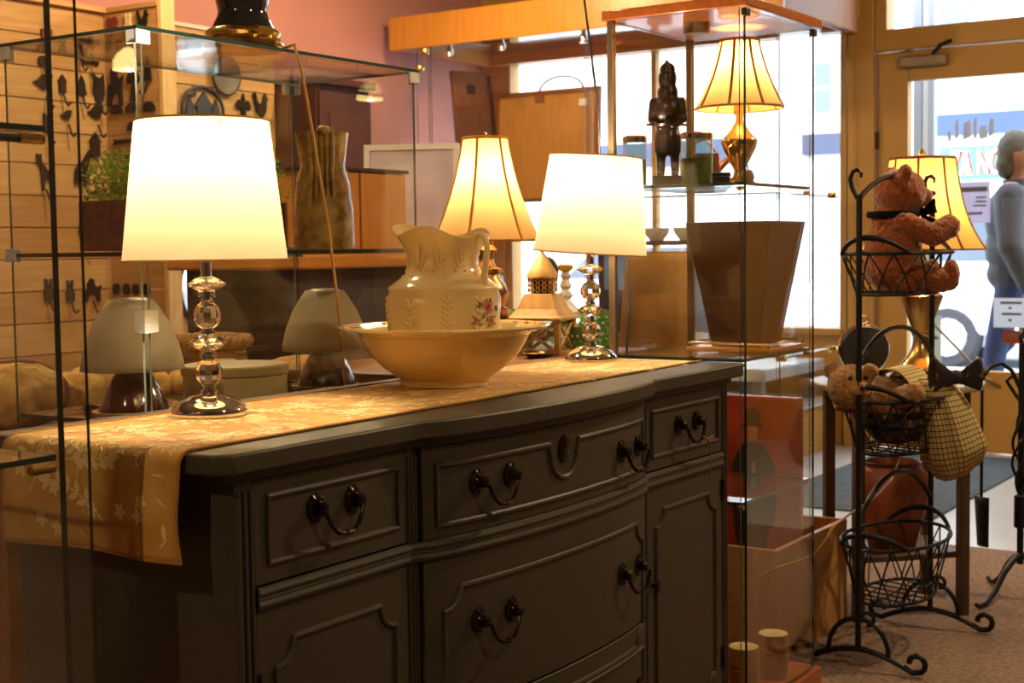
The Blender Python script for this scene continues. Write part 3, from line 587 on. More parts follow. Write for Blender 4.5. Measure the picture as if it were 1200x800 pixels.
#PART3
# ================================================================== glass cabinet behind the sideboard
def glass_cabinet():
    t = thing('glass_cabinet', 'frameless clear glass display cabinet standing against the back of the sideboard', 'display case', (2.22, 2.19, 0))
    x0, x1, y0, y1, zt = 1.80, 2.635, 2.0, 2.385, 1.605
    obj('base', MB().box(x0, x1, y0, y1, 0, .09), ORANGEWOOD, t, world=True, bevel=.004)
    g = .005
    pane('front_pane', x0+.012, x1-.012, y0, y0+g, .09, zt-.001, t, EDGE_PALE); pane('back_pane', x0+.006, x1-.006, y1-g, y1, .09, zt-.001, t, EDGE_PALE)
    pane('side_pane', x0, x0+g, y0+.008, y1-.008, .09, zt-.001, t, EDGE_PALE); pane('side_pane', x1-g, x1, y0+.008, y1-.008, .09, zt-.001, t, EDGE)
    pane('top_pane', x0-.004, x1+.004, y0-.004, y1+.004, zt, zt+.007, t, EDGE)
    pane('shelf', x0+.008, x1-.008, y0+.008, y1-.008, 1.195, 1.203, t, EDGE); pane('shelf', x0+.008, x1-.008, y0+.008, y1-.008, .877, .885, t, EDGE)
    for x, y in ((x0, y0), (x1, y0), (x0, y1), (x1, y1)):
        sx = 1 if x == x0 else -1; sy = 1 if y == y0 else -1
        for z in (zt-.012, 1.199, 1.075) if (x, y) == (x0, y0) else (zt-.012, 1.199):
            a, b = sorted((x-sx*.004, x+sx*.030)); c, d = sorted((y-sy*.004, y+sy*.026)); h = .022 if z == 1.075 else .013
            obj('corner_clip', MB().box(a, b, y-.004 if sy > 0 else y, y if sy > 0 else y+.004, z-h, z+h).box(x-.004 if sx > 0 else x, x if sx > 0 else x+.004, c, d, z-h, z+h), CLIP, t, world=True, bevel=.002)
glass_cabinet()
# black lamp on top
t = thing('table_lamp', 'glossy black and gold lamp standing on top of the glass cabinet', 'lamp', (2.168, 2.092, 1.6125))
obj('foot', MB().lathe([(0, 0), (.080, 0), (.083, .006), (.083, .016), (.078, .021), (.074, .026), (.078, .033), (.074, .040), (.066, .045), (0, .045)], 40), GOLD, t)
obj('body', MB().lathe([(0, .045), (.064, .045), (.061, .052), (.053, .068), (.0505, .08), (.055, .105), (.068, .14), (.085, .19), (.088, .225), (.075, .27), (.045, .31), (.026, .33), (0, .33)], 40), BLACKGLOSS, t)
obj('neck', MB().lathe([(0, .33), (.03, .33), (.024, .345), (.012, .35), (.012, .42), (0, .42)], 20), GOLD, t)
obj('shade', MB().lathe([(.19, .42), (.14, .68)], 40, cap=False), shade_mat('dark_shade', '#5a4630', .2), t)
CORDW = mat('cream_cord', '#c79a5c', .6); CORDB = mat('black_cord', (.015,.014,.014), .5)
tag(obj('cream_flex', MB().tube([(2.225, 2.03, 1.62), (2.212, 1.99, 1.622), (2.206, 1.982, 1.605), (2.211, 1.975, 1.581), (2.224, 1.972, 1.513), (2.251, 1.970, 1.384), (2.279, 1.97, 1.261), (2.304, 1.97, 1.099), (2.323, 1.968, .912), (2.33, 1.968, .6)], .0032, 8), CORDW), 'cream flex hanging from the black lamp down the front of the glass cabinet', 'cord')
# bell-shaded brown lamps, drum, on the lower shelf
SH_FROST = shade_mat('frosted_bell_shade', '#f4ead0', .4); BRNGLZ = mat('brown_glaze', '#4a2212', .12, coat=1)
for lab, x, y in (('unlit lamp with brown glazed foot and frosted bell shade before the cloth bundles', 1.935, 2.19), ('unlit lamp with brown glazed foot and frosted bell shade behind the wash bowl', 2.522, 2.195)):
    t = thing('bell_lamp', lab, 'lamp', (x, y, .886), group='brown bell lamps in the glass cabinet')
    obj('foot', MB().lathe([(0, 0), (.068, 0), (.069, .004), (.064, .02), (.054, .045), (.042, .066), (.034, .078), (.03, .082), (0, .082)], 36), BRNGLZ, t)
    obj('saucer', MB().lathe([(0, -.0004), (.078, 0), (.082, .003), (.07, .004), (0, .004)], 36), CREAM, t)
    obj('shade', MB().lathe([(.100, .084), (.0985, .10), (.09, .135), (.074, .175), (.056, .205), (.043, .222)], 48, cap=False), SH_FROST, t, solid=.002)
    obj('cap', MB().lathe([(0, .222), (.041, .222), (.03, .226), (0, .228)], 24), mat('lamp_cap', '#6b5a3d', .4), t)
t = thing('round_box', 'low round cream box on the cabinet shelf beside the crystal lamp', 'box', (2.235, 2.205, .886))
obj('body', MB().lathe([(0, 0), (.108, 0), (.112, .004), (.112, .052), (0, .052)], 48), mat('cream_box', '#bda874', .4), t); obj('lid', MB().lathe([(0, .052), (.115, .052), (.116, .055), (.116, .069), (.112, .072), (0, .072)], 48), mat('cream_box_lid', '#b39d68', .4), t)
# planter with greenery on the middle shelf
t = thing('planter', 'long dark wooden planter box with small leafy greenery in the cabinet', 'planter', (2.095, 2.19, 1.2035))
PL = wood('dark_crate_wood', '#8a5a3a', '#633d24', 'x', .5)
pb = obj('box', MB().box(-.225, .225, -.068, .068, .002, .100), PL, t, bevel=.002)
for sx, n in ((-1, 2), (1, 2)):
    for k in range(7): obj('slat', MB().box(-.215, -.125, -.0715, -.066, .008+.013*k, .017+.013*k), PL, t) if sx < 0 else obj('slat', MB().box(.06, .205, -.0715, -.066, .008+.013*k, .017+.013*k), PL, t)
for x in (-.222, -.112, -.104, .05, .218): obj('batten', MB().box(x-.004, x+.004, -.073, -.066, .002, .102), wood('crate_batten', '#8a5230', '#6d3e22', 'z', .5), t)
fo = MB(); rr = random.Random(3)
for k in range(2600):
    x = rr.uniform(-.225, .235); h = rr.uniform(.0, .105)*(.62+.38*abs(sin(x*21+1.1))); y = rr.uniform(-.07, .07); c = Vector((x+rr.uniform(-.02, .02), y, .10+h)); e = Euler((rr.uniform(-1, 1), rr.uniform(-1, 1), rr.uniform(0, 6))).to_matrix()
    s = rr.uniform(.005, .009); fo.add([c+e @ Vector(p)*s for p in ((-1, 0, 0), (0, -.6, .15), (1.1, 0, 0), (0, .6, .15))], [(0, 1, 2), (0, 2, 3)])
for k in range(60):
    x = rr.uniform(-.22, .22); fo.tube([(x, rr.uniform(-.04, .04), .095), (x+rr.uniform(-.02, .02), rr.uniform(-.06, .06), .10+rr.uniform(.03, .10))], .0012, 4)
f_ = obj('foliage', fo, shade_mat('fresh_leaf', '#9fb84a', .35), t, smooth=0); f_['kind'] = 'stuff'
# brown stoneware vase with strap folds
t = thing('vase', 'tall brown stoneware vase with a ribbed strap, on the cabinet shelf', 'vase', (2.508, 2.18, 1.2035))
VZ = mat('brown_stoneware', '#c9a455', .25, col2='#84652c', scale=30, bump=.25, bscale=90, coat=.4)
obj('body', MB().lathe([(0, 0), (.068, 0), (.070, .004), (.0695, .06), (.0675, .105), (.065, .12), (.062, .15), (.054, .178), (.0505, .19), (.0535, .21), (.057, .235), (.061, .262), (.0625, .266), (.057, .266), (.050, .24), (.046, .19), (0, .185)], 48), VZ, t)
st = []
for k in range(5):
    a = PI+.30+.19*k; rr_ = lambda z: .064 if z < .15 else .0535 if z < .2 else .058
    st.append(MB().tube([((rr_(z)+.006)*cos(a+.12*(z-.2)), (rr_(z)+.006)*sin(a+.12*(z-.2)), z) for z in (.268, .25, .225, .2, .185, .165, .14, .12, .095+.012*k)], [.0062, .006, .0058, .0055, .0052, .005, .0046, .004, .003], 8))
for s_ in st: obj('strap', s_, VZ, t)
obj('strap_knot', MB().ell((.062*cos(PI+.77), .062*sin(PI+.77), .268), (.018, .016, .012)), VZ, t)
# ================================================================== near glass cabinet at the picture's edge
t = thing('glass_cabinet', 'dark-edged glass cabinet standing before the hanging end of the runner', 'display case', (.95, 1.75, 0))
obj('base', MB().box(.55, 1.25, 1.555, 1.95, 0, .10), CHERRY, t, world=True, bevel=.004)
pane('side_pane', 1.240, 1.250, 1.553, 1.95, .10, 1.95, t, EDGE_DARK); pane('door_pane', .56, 1.283, 1.541, 1.547, .12, 1.95, t, EDGE_DARK)
pane('back_pane', .55, 1.24, 1.945, 1.95, .10, 1.95, t, EDGE_DARK)
pane('shelf', .56, 1.238, 1.556, 1.94, 1.362, 1.37, t, EDGE); pane('shelf', .56, 1.238, 1.556, 1.94, .925, .933, t, EDGE)
obj('shelf_rail', MB().tube([(.56, 1.562, 1.352), (1.20, 1.562, 1.352)], .006, 8), mat('dark_rail', (.03,.02,.015), .4, .6), t, world=True)
for z in (1.352, .915): obj('shelf_pin', MB().tube([(1.20, 1.562, z), (1.238, 1.562, z)], .007, 10), BRASS, t, world=True)
obj('top', MB().box(.54, 1.29, 1.535, 1.96, 1.95, 1.98), CHERRY, t, world=True, bevel=.004)
# ================================================================== glass tower beside the sideboard
def tower():
    t = thing('glass_tower', 'tall square glass display tower with cherry wood top at the end of the sideboard', 'display case', (3.39, 1.61, 0))
    x0, x1, y0, y1 = 3.16, 3.61, 1.424, 1.79
    obj('base', MB().box(x0-.01, x1+.025, y0-.012, y1+.012, 0, .054), CHERRY, t, world=True, bevel=.004); obj('top', MB().box(x0-.012, x1+.022, y0-.014, y1+.016, 1.767, 1.792), CHERRY, t, world=True, bevel=.003)
    pane('side_pane', x0, x0+.006, y0+.012, y1-.012, .054, 1.767, t, EDGE); pane('side_pane', x1-.006, x1, y0+.012, y1-.012, .054, 1.767, t, EDGE)
    pane('door_pane', x0+.004, x1-.012, y0-.004, y0+.002, .06, 1.762, t, EDGE); pane('back_pane', x0+.012, x1-.012, y1-.006, y1, .054, 1.767, t, EDGE)
    POST = mat('bronze_post', '#9a8468', .3, .8)
    for x, y in ((x0+.004, y1-.004), (x1-.004, y1-.004)): obj('post', MB().box(x-.009, x+.009, y-.009, y+.009, .054, 1.767), POST, t, world=True, bevel=.002)
    for z in (1.345, .917, .566): pane('shelf', x0+.01, x1-.01, y0+.01, y1-.01, z, z+.008, t, EDGE)
    BLK = mat('black_clip', (.02,.02,.02), .3)
    for x in (x0+.012, x1-.012): obj('door_clip', MB().box(x-.012, x+.012, y0-.008, y0+.006, 1.745, 1.764), BLK, t, world=True, bevel=.002)
    for z in (1.338, .910, .560):
        for x in (x0+.014, x1-.014): obj('shelf_pin', MB().tube([(x, y0+.008, z), (x, y0+.024, z)], .005, 8), BRASS, t, world=True)
    obj('puck_light', MB().lathe([(0, 1.74), (.032, 1.74), (.034, 1.743), (.034, 1.767), (0, 1.767)], 24, (3.33, 1.63, 0)), mat('puck_plastic', '#8a7a62', .4), t, world=True)
tower()
# brass lamp with bell shade in the tower
SHADE_GOLD = shade_mat('gold_silk_shade', '#ecc67c', .28); TRIMG = mat('gold_trim', '#a8752e', .7)
def bell_shade(t, z0, h, rb, rt, n, matl, trim, rib=True, flare=1.9, seg=48, mixf=.55):
    prof = [(rt+(rb-rt)*(1-k/12)**flare*mixf+(rb-rt)*(1-k/12)*(1-mixf), h*k/12) for k in range(13)]
    sh = obj('shade', MB().lathe(prof, seg, cap=False), matl, t, loc=(0, 0, z0))
    obj('shade_rim', MB().tube([(rb*cos(2*PI*i/48), rb*sin(2*PI*i/48), 0) for i in range(48)], .003, 6, closed=True), trim, sh)
    obj('shade_rim', MB().tube([(rt*cos(2*PI*i/48), rt*sin(2*PI*i/48), h) for i in range(48)], .0045, 6, closed=True), trim, sh)
    for i in range(n if rib else 0):
        a = 2*PI*(i+.25)/n; obj('shade_rib', MB().tube([(r*cos(a)*1.004, r*sin(a)*1.004, z) for r, z in prof], .004, 6), trim, sh)
    obj('harp', MB().tube([(.03*cos(PI*k/8), 0, -.02+.0*k+(h+.02)*sin(PI*k/8)) for k in range(9)], .002, 6), BRASS, sh)
    return sh
t = thing('table_lamp', 'lit brass lamp with pleated bell shade on the top shelf of the glass tower', 'lamp', (3.468, 1.575, 1.3535))
obj('base', MB().lathe([(0, 0), (.045, 0), (.047, .006), (.04, .014), (.018, .026), (.014, .04), (.017, .05), (.03, .075), (.043, .10), (.048, .118), (.046, .124), (.03, .14), (.018, .158), (.010, .17), (.010, .215), (0, .215)], 32), BRASS, t)
obj('handle', MB().tube([(-.044, 0, .11), (-.062, 0, .10), (-.06, 0, .07), (-.03, 0, .055)], .003, 6), BRASS, t)
bell_shade(t, .205, .175, .115, .05, 8, SHADE_GOLD, TRIMG); point(t, (0, 0, .315), 3.8, (1, .80, .52), r=.022)
# statue
DW = mat('dark_carved_wood', '#22110a', .3, var=.3, scale=20, coat=.3)
t = thing('figurine', 'dark carved wooden standing figure in the tower, in front of the jars', 'figurine', (3.235, 1.665, 1.3535), rz=rad(200))
b = MB(); b.ell((0, 0, .268), (.021, .024, .032)); b.ell((.0, 0, .292), (.018, .02, .016)); b.ell((.012, 0, .305), (.006, .006, .009), 8, 6)
capsule(b, (0, 0, .22), (0, 0, .25), .015, .013); b.ell((0, 0, .232), (.022, .027, .03)); b.ell((0, 0, .19), (.028, .038, .045)); b.ell((0, 0, .15), (.024, .03, .035)); b.lathe([(.024, .075), (.034, .085), (.033, .125), (.026, .15)], 20)
for s in (-1, 1):
    capsule(b, (0, s*.036, .21), (.002, s*.042, .165), .011, .009); capsule(b, (.002, s*.042, .165), (.026, s*.02, .15), .009, .008)
    capsule(b, (0, s*.017, .09), (0, s*.018, .03), .013, .010); b.ell((.008, s*.018, .028), (.018, .010, .009), 10, 6)
link_mesh('body', remesh(b, .0035, 2), [DW], t)
obj('plinth', MB().box(-.032, .032, -.036, .036, .0, .024), DW, t, bevel=.003); obj('rod', MB().tube([(.03, -.05, .152), (.03, .05, .148)], .003, 6), DW, t); obj('tray', MB().lathe([(0, .145), (.03, .146), (.032, .152), (.028, .152), (0, .149)], 20, (.02, 0, 0)), DW, t)
# glass jars
def jar(label, x, y, z, r, h, fill):
    t = thing('glass_jar', label, 'jar', (x, y, z), group='lidded jars in the glass tower')
    obj('jar', MB().lathe([(0, 0), (r, 0), (r, h), (r*.97, h), (r*.97, .003), (0, .003)], 28), JARGLASS, t); obj('filling', MB().lathe([(0, .004), (r*.94, .004), (r*.94, h*.6), (0, h*.63)], 24), fill, t); obj('lid', MB().lathe([(0, h), (r*1.04, h), (r*1.04, h+.014), (r*.9, h+.018), (0, h+.018)], 28), CHROME, t)
MOSS = mat('green_moss', '#5b6a2e', .8, var=.5, scale=60, bump=.5)
jar('glass jar with a metal lid and green filling next to the brass lamp', 3.345, 1.64, 1.3535, .042, .12, MOSS); jar('glass jar with a metal lid and green filling behind the carved figure', 3.22, 1.752, 1.3535, .03, .11, MOSS)
t = thing('watering_can', 'small copper watering can with a pointed spout behind the brass lamp', 'watering can', (3.528, 1.70, 1.3535), rz=rad(-50))
COP = mat('copper', (.5,.24,.12), .3, 1, var=.2, scale=12)
obj('body', MB().lathe([(0, 0), (.04, 0), (.041, .004), (.036, .09), (.036, .095), (0, .095)], 28), COP, t); obj('spout', MB().tube([(.03, 0, .05), (.055, 0, .075), (.072, 0, .1)], [.011, .008, .012], 10), COP, t); obj('handle', MB().tube([(-.035, 0, .09), (-.03, 0, .125), (.0, 0, .135), (.028, 0, .098)], .0035, 8), COP, t)
t = thing('dark_box', 'small dark lacquered box on the tower shelf before the jar', 'box', (3.315, 1.555, 1.3535), rz=.4)
obj('body', MB().box(-.035, .035, -.022, .022, 0, .02), DW, t, bevel=.002); obj('lid', MB().box(-.036, .036, -.023, .023, .021, .030), DW, t, bevel=.002)
t = thing('gourd', 'round tan wooden egg on the tower shelf beside the dark box', 'ornament', (3.395, 1.52, 1.3535)); obj('egg', MB().lathe([(0, 0), (.008, .0), (.017, .012), (.019, .022), (.013, .038), (0, .043)], 20), mat('tan_gourd', '#8d6a3c', .4), t); obj('stem', MB().tube([(0, 0, .042), (.002, 0, .052)], .0025, 6), DW, t)
# brown tapered planter on a tray, middle shelf
t = thing('tray', 'shallow chrome-edged wooden tray under the brown tapered planter', 'tray', (3.475, 1.56, .9255)); obj('plate', MB().box(-.118, .118, -.118, .118, 0, .012), ORANGEWOOD, t, bevel=.003)
obj('rail', MB().tube([(-.112, -.112, .022), (.112, -.112, .022), (.112, .112, .022), (-.112, .112, .022)], .004, 6, closed=True), CHROME, t)
for sx in (-1, 1):
    for sy in (-1, 1): obj('rail_post', MB().tube([(.112*sx, .112*sy, .010), (.112*sx, .112*sy, .022)], .003, 6), CHROME, t)
t = thing('planter', 'square brown tapered planter, wider at the rim, inside the glass tower', 'planter', (3.475, 1.56, .9375)); BL = mat('brown_leather', '#4f2a14', .35, var=.35, scale=7)
pv = MB()
def ring(h, z): return [(-h, -h, z), (h, -h, z), (h, h, z), (-h, h, z)]
pv.v = ring(.068, 0.0)+ring(.118, .32)+ring(.112, .32)+ring(.063, .012)
for a in (0, 4, 8): pv.f += [[a+i, a+(i+1) % 4, a+4+(i+1) % 4, a+4+i] for i in range(4)]
pv.f += [[3, 2, 1, 0], [12, 13, 14, 15]]; pv.m = [0]*len(pv.f); obj('body', pv, BL, t, smooth=0, bevel=.002)
obj('rim', MB().tube(ring(.115, .32), .004, 8, closed=True), BL, t)
# mugs at the bottom
MUG = mat('tan_glazed_mug', '#a06a35', .3, var=.15, scale=20)
def mug(label, x, y, rz):
    t = thing('mug', label, 'mug', (x, y, .0545), rz, 'ringed mugs in the bottom of the tower')
    obj('body', MB().lathe([(0, 0), (.036, 0), (.038, .004), (.040, .03), (.0375, .033), (.041, .036), (.042, .065), (.039, .068), (.042, .071), (.041, .10), (.038, .118), (.036, .118), (.036, .01), (0, .01)], 32), [MUG], t)
    obj('lip', MB().lathe([(.0365, .116), (.0385, .118), (.0365, .120), (.035, .118)], 32), mat('mug_cream_lip', '#d8be84', .3), t)
    return t
mug('tan ringed beaker without a handle standing by the tower corner', 3.475, 1.485, 0); m2 = mug('tan ringed mug with a loop handle behind the sideboard corner', 3.32, 1.50, .3)
obj('handle', MB().tube([(.04, 0, .095), (.062, 0, .09), (.064, 0, .05), (.04, 0, .035)], .006, 8), MUG, m2)
# ================================================================== window display enclosure
t = thing('window_display_case', 'window display case with orange wood canopy and hanging glass shelves', 'display case', (7.5, 4.2, 0))
X0, X1, Y0, Y1 = 7.0, 8.07, 2.95, 5.5
obj('fascia', MB().box(X0-.03, X0, Y0-.03, Y1, 2.42, 2.62), ORANGEWOOD, t, world=True, bevel=.003); obj('fascia', MB().box(X0, X1, Y0-.03, Y0, 2.42, 2.62), wood('maple_side', '#a86f3c', '#99612f', 'z', .5), t, world=True, bevel=.003)
obj('canopy_mirror', MB().box(X0, X1, Y0, Y1, 2.50, 2.52), mat('smoked_mirror', (.45,.43,.4), .08, 1), t, world=True)
obj('inner_rail', MB().box(X1-.05, X1, Y0, Y1, 2.43, 2.50), ORANGEWOOD_Y, t, world=True); obj('inner_rail', MB().box(X0, X1, Y1-.04, Y1, 2.43, 2.50), ORANGEWOOD_Y, t, world=True)
pane('front_pane', X0+.02, X0+.028, Y0+.03, 4.14, .31, 2.42, t, EDGE); pane('front_pane', X0+.034, X0+.042, 4.10, Y1-.16, .31, 2.42, t, EDGE); pane('side_pane', X0+.05, X1-.02, Y0+.02, Y0+.028, .31, 2.42, t, EDGE)
obj('platform', MB().box(X0-.02, X1, Y0+.1, Y1, 0, .27), TANPAINT, t, world=True, bevel=.004); obj('platform_top', MB().box(X0-.04, X1, Y0+.08, Y1, .27, .30), mat('white_laminate', '#c9ccd0', .3), t, world=True, bevel=.004)
pane('shelf', X0+.06, X1-.06, Y0+.06, 5.32, 1.47, 1.48, t, EDGE); pane('shelf', X0+.06, X0+.35, Y0+.06, 5.32, .60, .61, t, EDGE)
for y in (3.0, 4.16, 5.28): 
    for z0, z1 in ((.61, 1.47), (1.48, 2.5)):
        for dx in (-.012, .012): obj('cable', MB().tube([(X0+.09+dx, y, z0), (X0+.09+dx, y, z1)], .0025, 6), IRON, t, world=True)
KN = [(7.0, 5.29, 2.30), (7.0, 5.24, 1.475), (7.72, 2.94, 1.475), (7.0, 2.945, .605), (7.74, 2.94, .605), (7.0, 4.16, 1.68), (7.0, 5.25, 2.40)]
for x, y, z in KN: obj('shelf_fitting', MB().lathe([(0, -.018), (.026, -.018), (.028, -.01), (.028, .01), (.026, .018), (0, .018)], 16, (x, y, z)), BRASS, t, world=True)
obj('shelf_rod', MB().tube([(7.0, 2.955, .605), (7.74, 2.955, .605)], .007, 8), CHROME, t, world=True)
for y in (4.72, 5.1, 4.16): obj('canopy_clamp', MB().lathe([(.0, 2.36), (.022, 2.36), (.024, 2.40), (.012, 2.42), (.012, 2.5), (0, 2.5)], 12, (7.05, y, 0)), CHROME, t, world=True)
t = thing('picture', 'large framed picture turned backwards, brown backing board facing the shop', 'picture', (7.6, 4.76, 1.481)); M_ = frame((0,-1,0), (.06,0,1), (7.58, 5.14, 1.482))
obj('backing', MB().prism([(0.02, 0.02), (.75, .02), (.75, .68), (.02, .68)], M_ @ Matrix.Translation((0, 0, .004)), .016), BROWNBOARD, t, world=True)
for x0, x1, y0, y1 in ((0, .77, 0, .03), (0, .77, .67, .70), (0, .03, .03, .67), (.74, .77, .03, .67)): obj('frame_bar', MB().prism([(x0, y0), (x1, y0), (x1, y1), (x0, y1)], M_, .028), wood('frame_back', '#9a5a22', '#85491a', 'z', .5), t, world=True)
obj('hanger', MB().prism([(.30, .62), (.37, .62), (.37, .70), (.30, .70)], M_ @ Matrix.Translation((0, 0, -.006)), .03), OLDBRASS, t, world=True); obj('price_label', MB().prism([(.62, .59), (.68, .59), (.68, .63), (.62, .63)], M_ @ Matrix.Translation((0, 0, .02)), .002), WHITEPAINT, t, world=True)
obj('hanging_wire', MB().tube([M_ @ Vector((.36+.13-.16*cos(PI*k/10), .69+.09*sin(PI*k/10), .02)) for k in range(11)], .007, 6), IRON, t, world=True)
t = thing('picture', 'narrow brown picture leaning sideways on the pink wall in the window case', 'picture', (7.55, 5.34, 1.481))
M_ = frame((.8,-.4,0), (.07,.14,1), (7.31, 5.22, 1.482)); obj('backing', MB().prism([(0, 0), (.26, 0), (.26, .85), (0, .85)], M_, .03), wood('brown_frame_side', '#7c4a22', '#6a3c1a', 'z', .5), t, world=True, bevel=.003); obj('hook', MB().prism([(.10, .70), (.16, .70), (.16, .76), (.10, .76)], M_ @ Matrix.Translation((0, 0, .028)), .008), IRON, t, world=True); obj('frame_edge', MB().prism([(.255, 0), (.275, 0), (.275, .82), (.255, .82)], M_ @ Matrix.Translation((0, 0, -.01)), .06), DARKWOOD, t, world=True)
t = thing('bench', 'white-topped bench with grey sides standing on the window platform', 'bench', (7.6, 3.5, .301)); obj('seat', MB().box(7.12, 8.0, 3.09, 3.62, .46, .53), mat('white_slab', '#c2c7cc', .35), t, world=True, bevel=.01)
for x in (7.2, 7.92):
    for y in (3.16, 3.55): obj('leg', MB().box(x-.03, x+.03, y-.03, y+.03, .301, .46), AL, t, world=True)
# cups and a carafe on the lower glass shelf of the window case
WCH = mat('white_china', '#d9d6cf', .2, coat=.5)
for k, (lab, x, y) in enumerate([('white coffee cup on the window case shelf nearest the door', 7.25, 3.55), ('white coffee cup on the window case shelf, second from the door', 7.25, 3.75), ('white coffee cup on the window case shelf, third from the door', 7.25, 3.98), ('white coffee cup on the window case shelf, fourth from the door', 7.22, 4.22), ('white coffee cup on the window case shelf, farthest from the door', 7.3, 4.5)]):
    t = thing('cup', lab, 'cup', (x, y, .611), rz=k, group='white cups on the window shelf'); obj('body', MB().lathe([(0, 0), (.04, 0), (.055, .03), (.06, .10), (.056, .10), (.05, .03), (0, .012)], 24), WCH, t); obj('handle', MB().tube([(.055, 0, .08), (.085, 0, .075), (.085, 0, .04), (.05, 0, .03)], .006, 8), WCH, t)
SHK = mat('dark_brown_wood', '#3a2a20', .5)  # plain dark brown wood of the window case furniture
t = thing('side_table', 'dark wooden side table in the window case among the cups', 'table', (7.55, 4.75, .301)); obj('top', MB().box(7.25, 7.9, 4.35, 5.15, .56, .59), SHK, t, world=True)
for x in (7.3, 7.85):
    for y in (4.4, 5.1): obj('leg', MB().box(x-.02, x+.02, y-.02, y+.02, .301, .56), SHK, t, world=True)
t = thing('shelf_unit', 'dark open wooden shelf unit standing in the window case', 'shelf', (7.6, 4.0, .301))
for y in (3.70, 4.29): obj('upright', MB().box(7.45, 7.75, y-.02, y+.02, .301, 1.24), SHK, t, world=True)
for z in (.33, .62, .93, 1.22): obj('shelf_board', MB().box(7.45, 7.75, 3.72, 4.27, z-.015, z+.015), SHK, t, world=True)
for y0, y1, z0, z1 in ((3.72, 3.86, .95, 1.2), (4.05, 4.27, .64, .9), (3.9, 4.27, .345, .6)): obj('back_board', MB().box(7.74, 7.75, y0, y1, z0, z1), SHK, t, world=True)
for k, (y, z, lab, c) in enumerate(((3.78, 1.2355, 'white bowl on top of the dark shelf unit, at the door side', '#d9d6cf'), (3.98, 1.2355, 'white bowl in the middle on top of the dark shelf unit', '#d9d6cf'), (4.2, 1.2355, 'white bowl on top of the dark shelf unit, at the wall side', '#d9d6cf'), (3.95, .9455, 'small brown bowl inside the dark shelf unit, upper level', '#5a4030'), (3.82, .6355, 'small grey bowl inside the dark shelf unit, lower level', '#75797f'))):
    q = thing('bowl', lab, 'bowl', (7.58, y, z), group='bowls on the shelf unit'); m_ = mat('shelf_bowl_'+c[1:], c, .3); obj('bowl', MB().lathe([(0, 0), (.04, 0), (.075, .045), (.08, .075), (.075, .075), (.065, .04), (0, .012)], 24), m_, q); obj('foot', MB().lathe([(.03, -.0003), (.04, -.0003), (.04, .006), (.03, .006)], 20), m_, q)
t = thing('ladle', 'grey metal ladle standing upright with its round bowl up, in the window case', 'ladle', (7.15, 4.62, .611)); obj('shaft', MB().tube([(0, 0, 0), (0, -.10, .36)], [.02, .014], 8), mat('grey_metal', '#8f8e86', .35, .7), t); obj('bowl', MB().ell((0, -.13, .45), (.05, .085, .09), 16, 10), mat('dark_pewter', '#4b463d', .35, .7), t)
t = thing('white_jug', 'plain white enamel jug standing in the window case behind the brass lamp', 'jug', (7.1, 4.95, .611)); obj('body', MB().lathe([(0, 0), (.11, 0), (.115, .02), (.10, .4), (.09, .5), (.1, .54), (.094, .54), (.09, .02), (0, .02)], 28), WCH, t); obj('handle', MB().tube([(0, -.1, .45), (0, -.17, .42), (0, -.17, .2), (0, -.11, .12)], .012, 8), WCH, t)
# ================================================================== counter between the sideboard and the tower, and what stands on it
CT = wood('counter_wood', '#8a5a2c', '#744920', 'x', .4)
t = thing('counter', 'low wooden counter behind the sideboard carrying the lantern and brass lamp', 'counter', (3.1, 2.3, 0)); obj('top', MB().box(2.70, 3.74, 2.0, 2.52, .87, .90), CT, t, world=True, bevel=.004); obj('body', MB().box(2.74, 3.70, 2.06, 2.48, .06, .87), CT, t, world=True); obj('plinth', MB().box(2.76, 3.68, 2.08, 2.46, 0, .06), DARKWOOD, t, world=True)
t = thing('table_lamp', 'lit brass lamp with flared amber panel shade behind the pitcher', 'lamp', (3.30, 2.27, .9005))
obj('base', MB().lathe([(0, 0), (.075, 0), (.078, .01), (.07, .025), (.056, .035), (.055, .10), (.062, .115), (.062, .13), (.05, .136), (.056, .15), (.060, .175), (.052, .20), (.036, .218), (.034, .228), (.044, .234), (.044, .243), (.026, .25), (.018, .268), (.026, .285), (.030, .296), (.02, .308), (.008, .312), (.008, .36), (0, .36)], 40), OLDBRASS, t)
SHADE_AMBER = shade_mat('amber_silk_shade', '#efc47e', .22); bell_shade(t, .322, .285, .150, .062, 6, SHADE_AMBER, mat('amber_trim', '#cf8f36', .7), seg=6*6, flare=2.0)
obj('finial', MB().lathe([(0, .607), (.006, .607), (.008, .615), (.004, .625), (0, .627)], 12), BRASS, t); point(t, (0, 0, .50), 5.5, (1, .80, .54), .025)
# lantern
LW = wood('pale_lantern_wood', '#cba05a', '#b98c48', 'z', .6); t = thing('lantern', 'small pale wooden lantern with pierced collar and pointed roof', 'lantern', (3.395, 2.145, .9005), rz=rad(12))
for sx in (-1, 1):
    for sy in (-1, 1): obj('post', MB().box(sx*.066-.008, sx*.066+.008, sy*.066-.008, sy*.066+.008, .0, .098), LW, t, bevel=.001)
obj('floor_board', MB().box(-.074, .074, -.074, .074, 0, .012), LW, t)
for k in range(4):
    R4 = Matrix.Rotation(k*PI/2, 4, 'Z')
    for s in (-1, 1): 
        m = MB().tube([R4 @ Vector((s*-.06, -.066, .012)), R4 @ Vector((s*.06, -.066, .096))], .005, 6); obj('cross_brace', m, LW, t)
    obj('pane', MB().obox(R4 @ Matrix.Translation((0, -.062, .055)), .058, .001, .042), JARGLASS, t)
rf = MB(); rings = [(.082, .098), (.082, .106), (.072, .112), (.058, .13), (.048, .155), (.042, .172)]
for i, (h, z) in enumerate(rings): rf.v += ring(h, z)
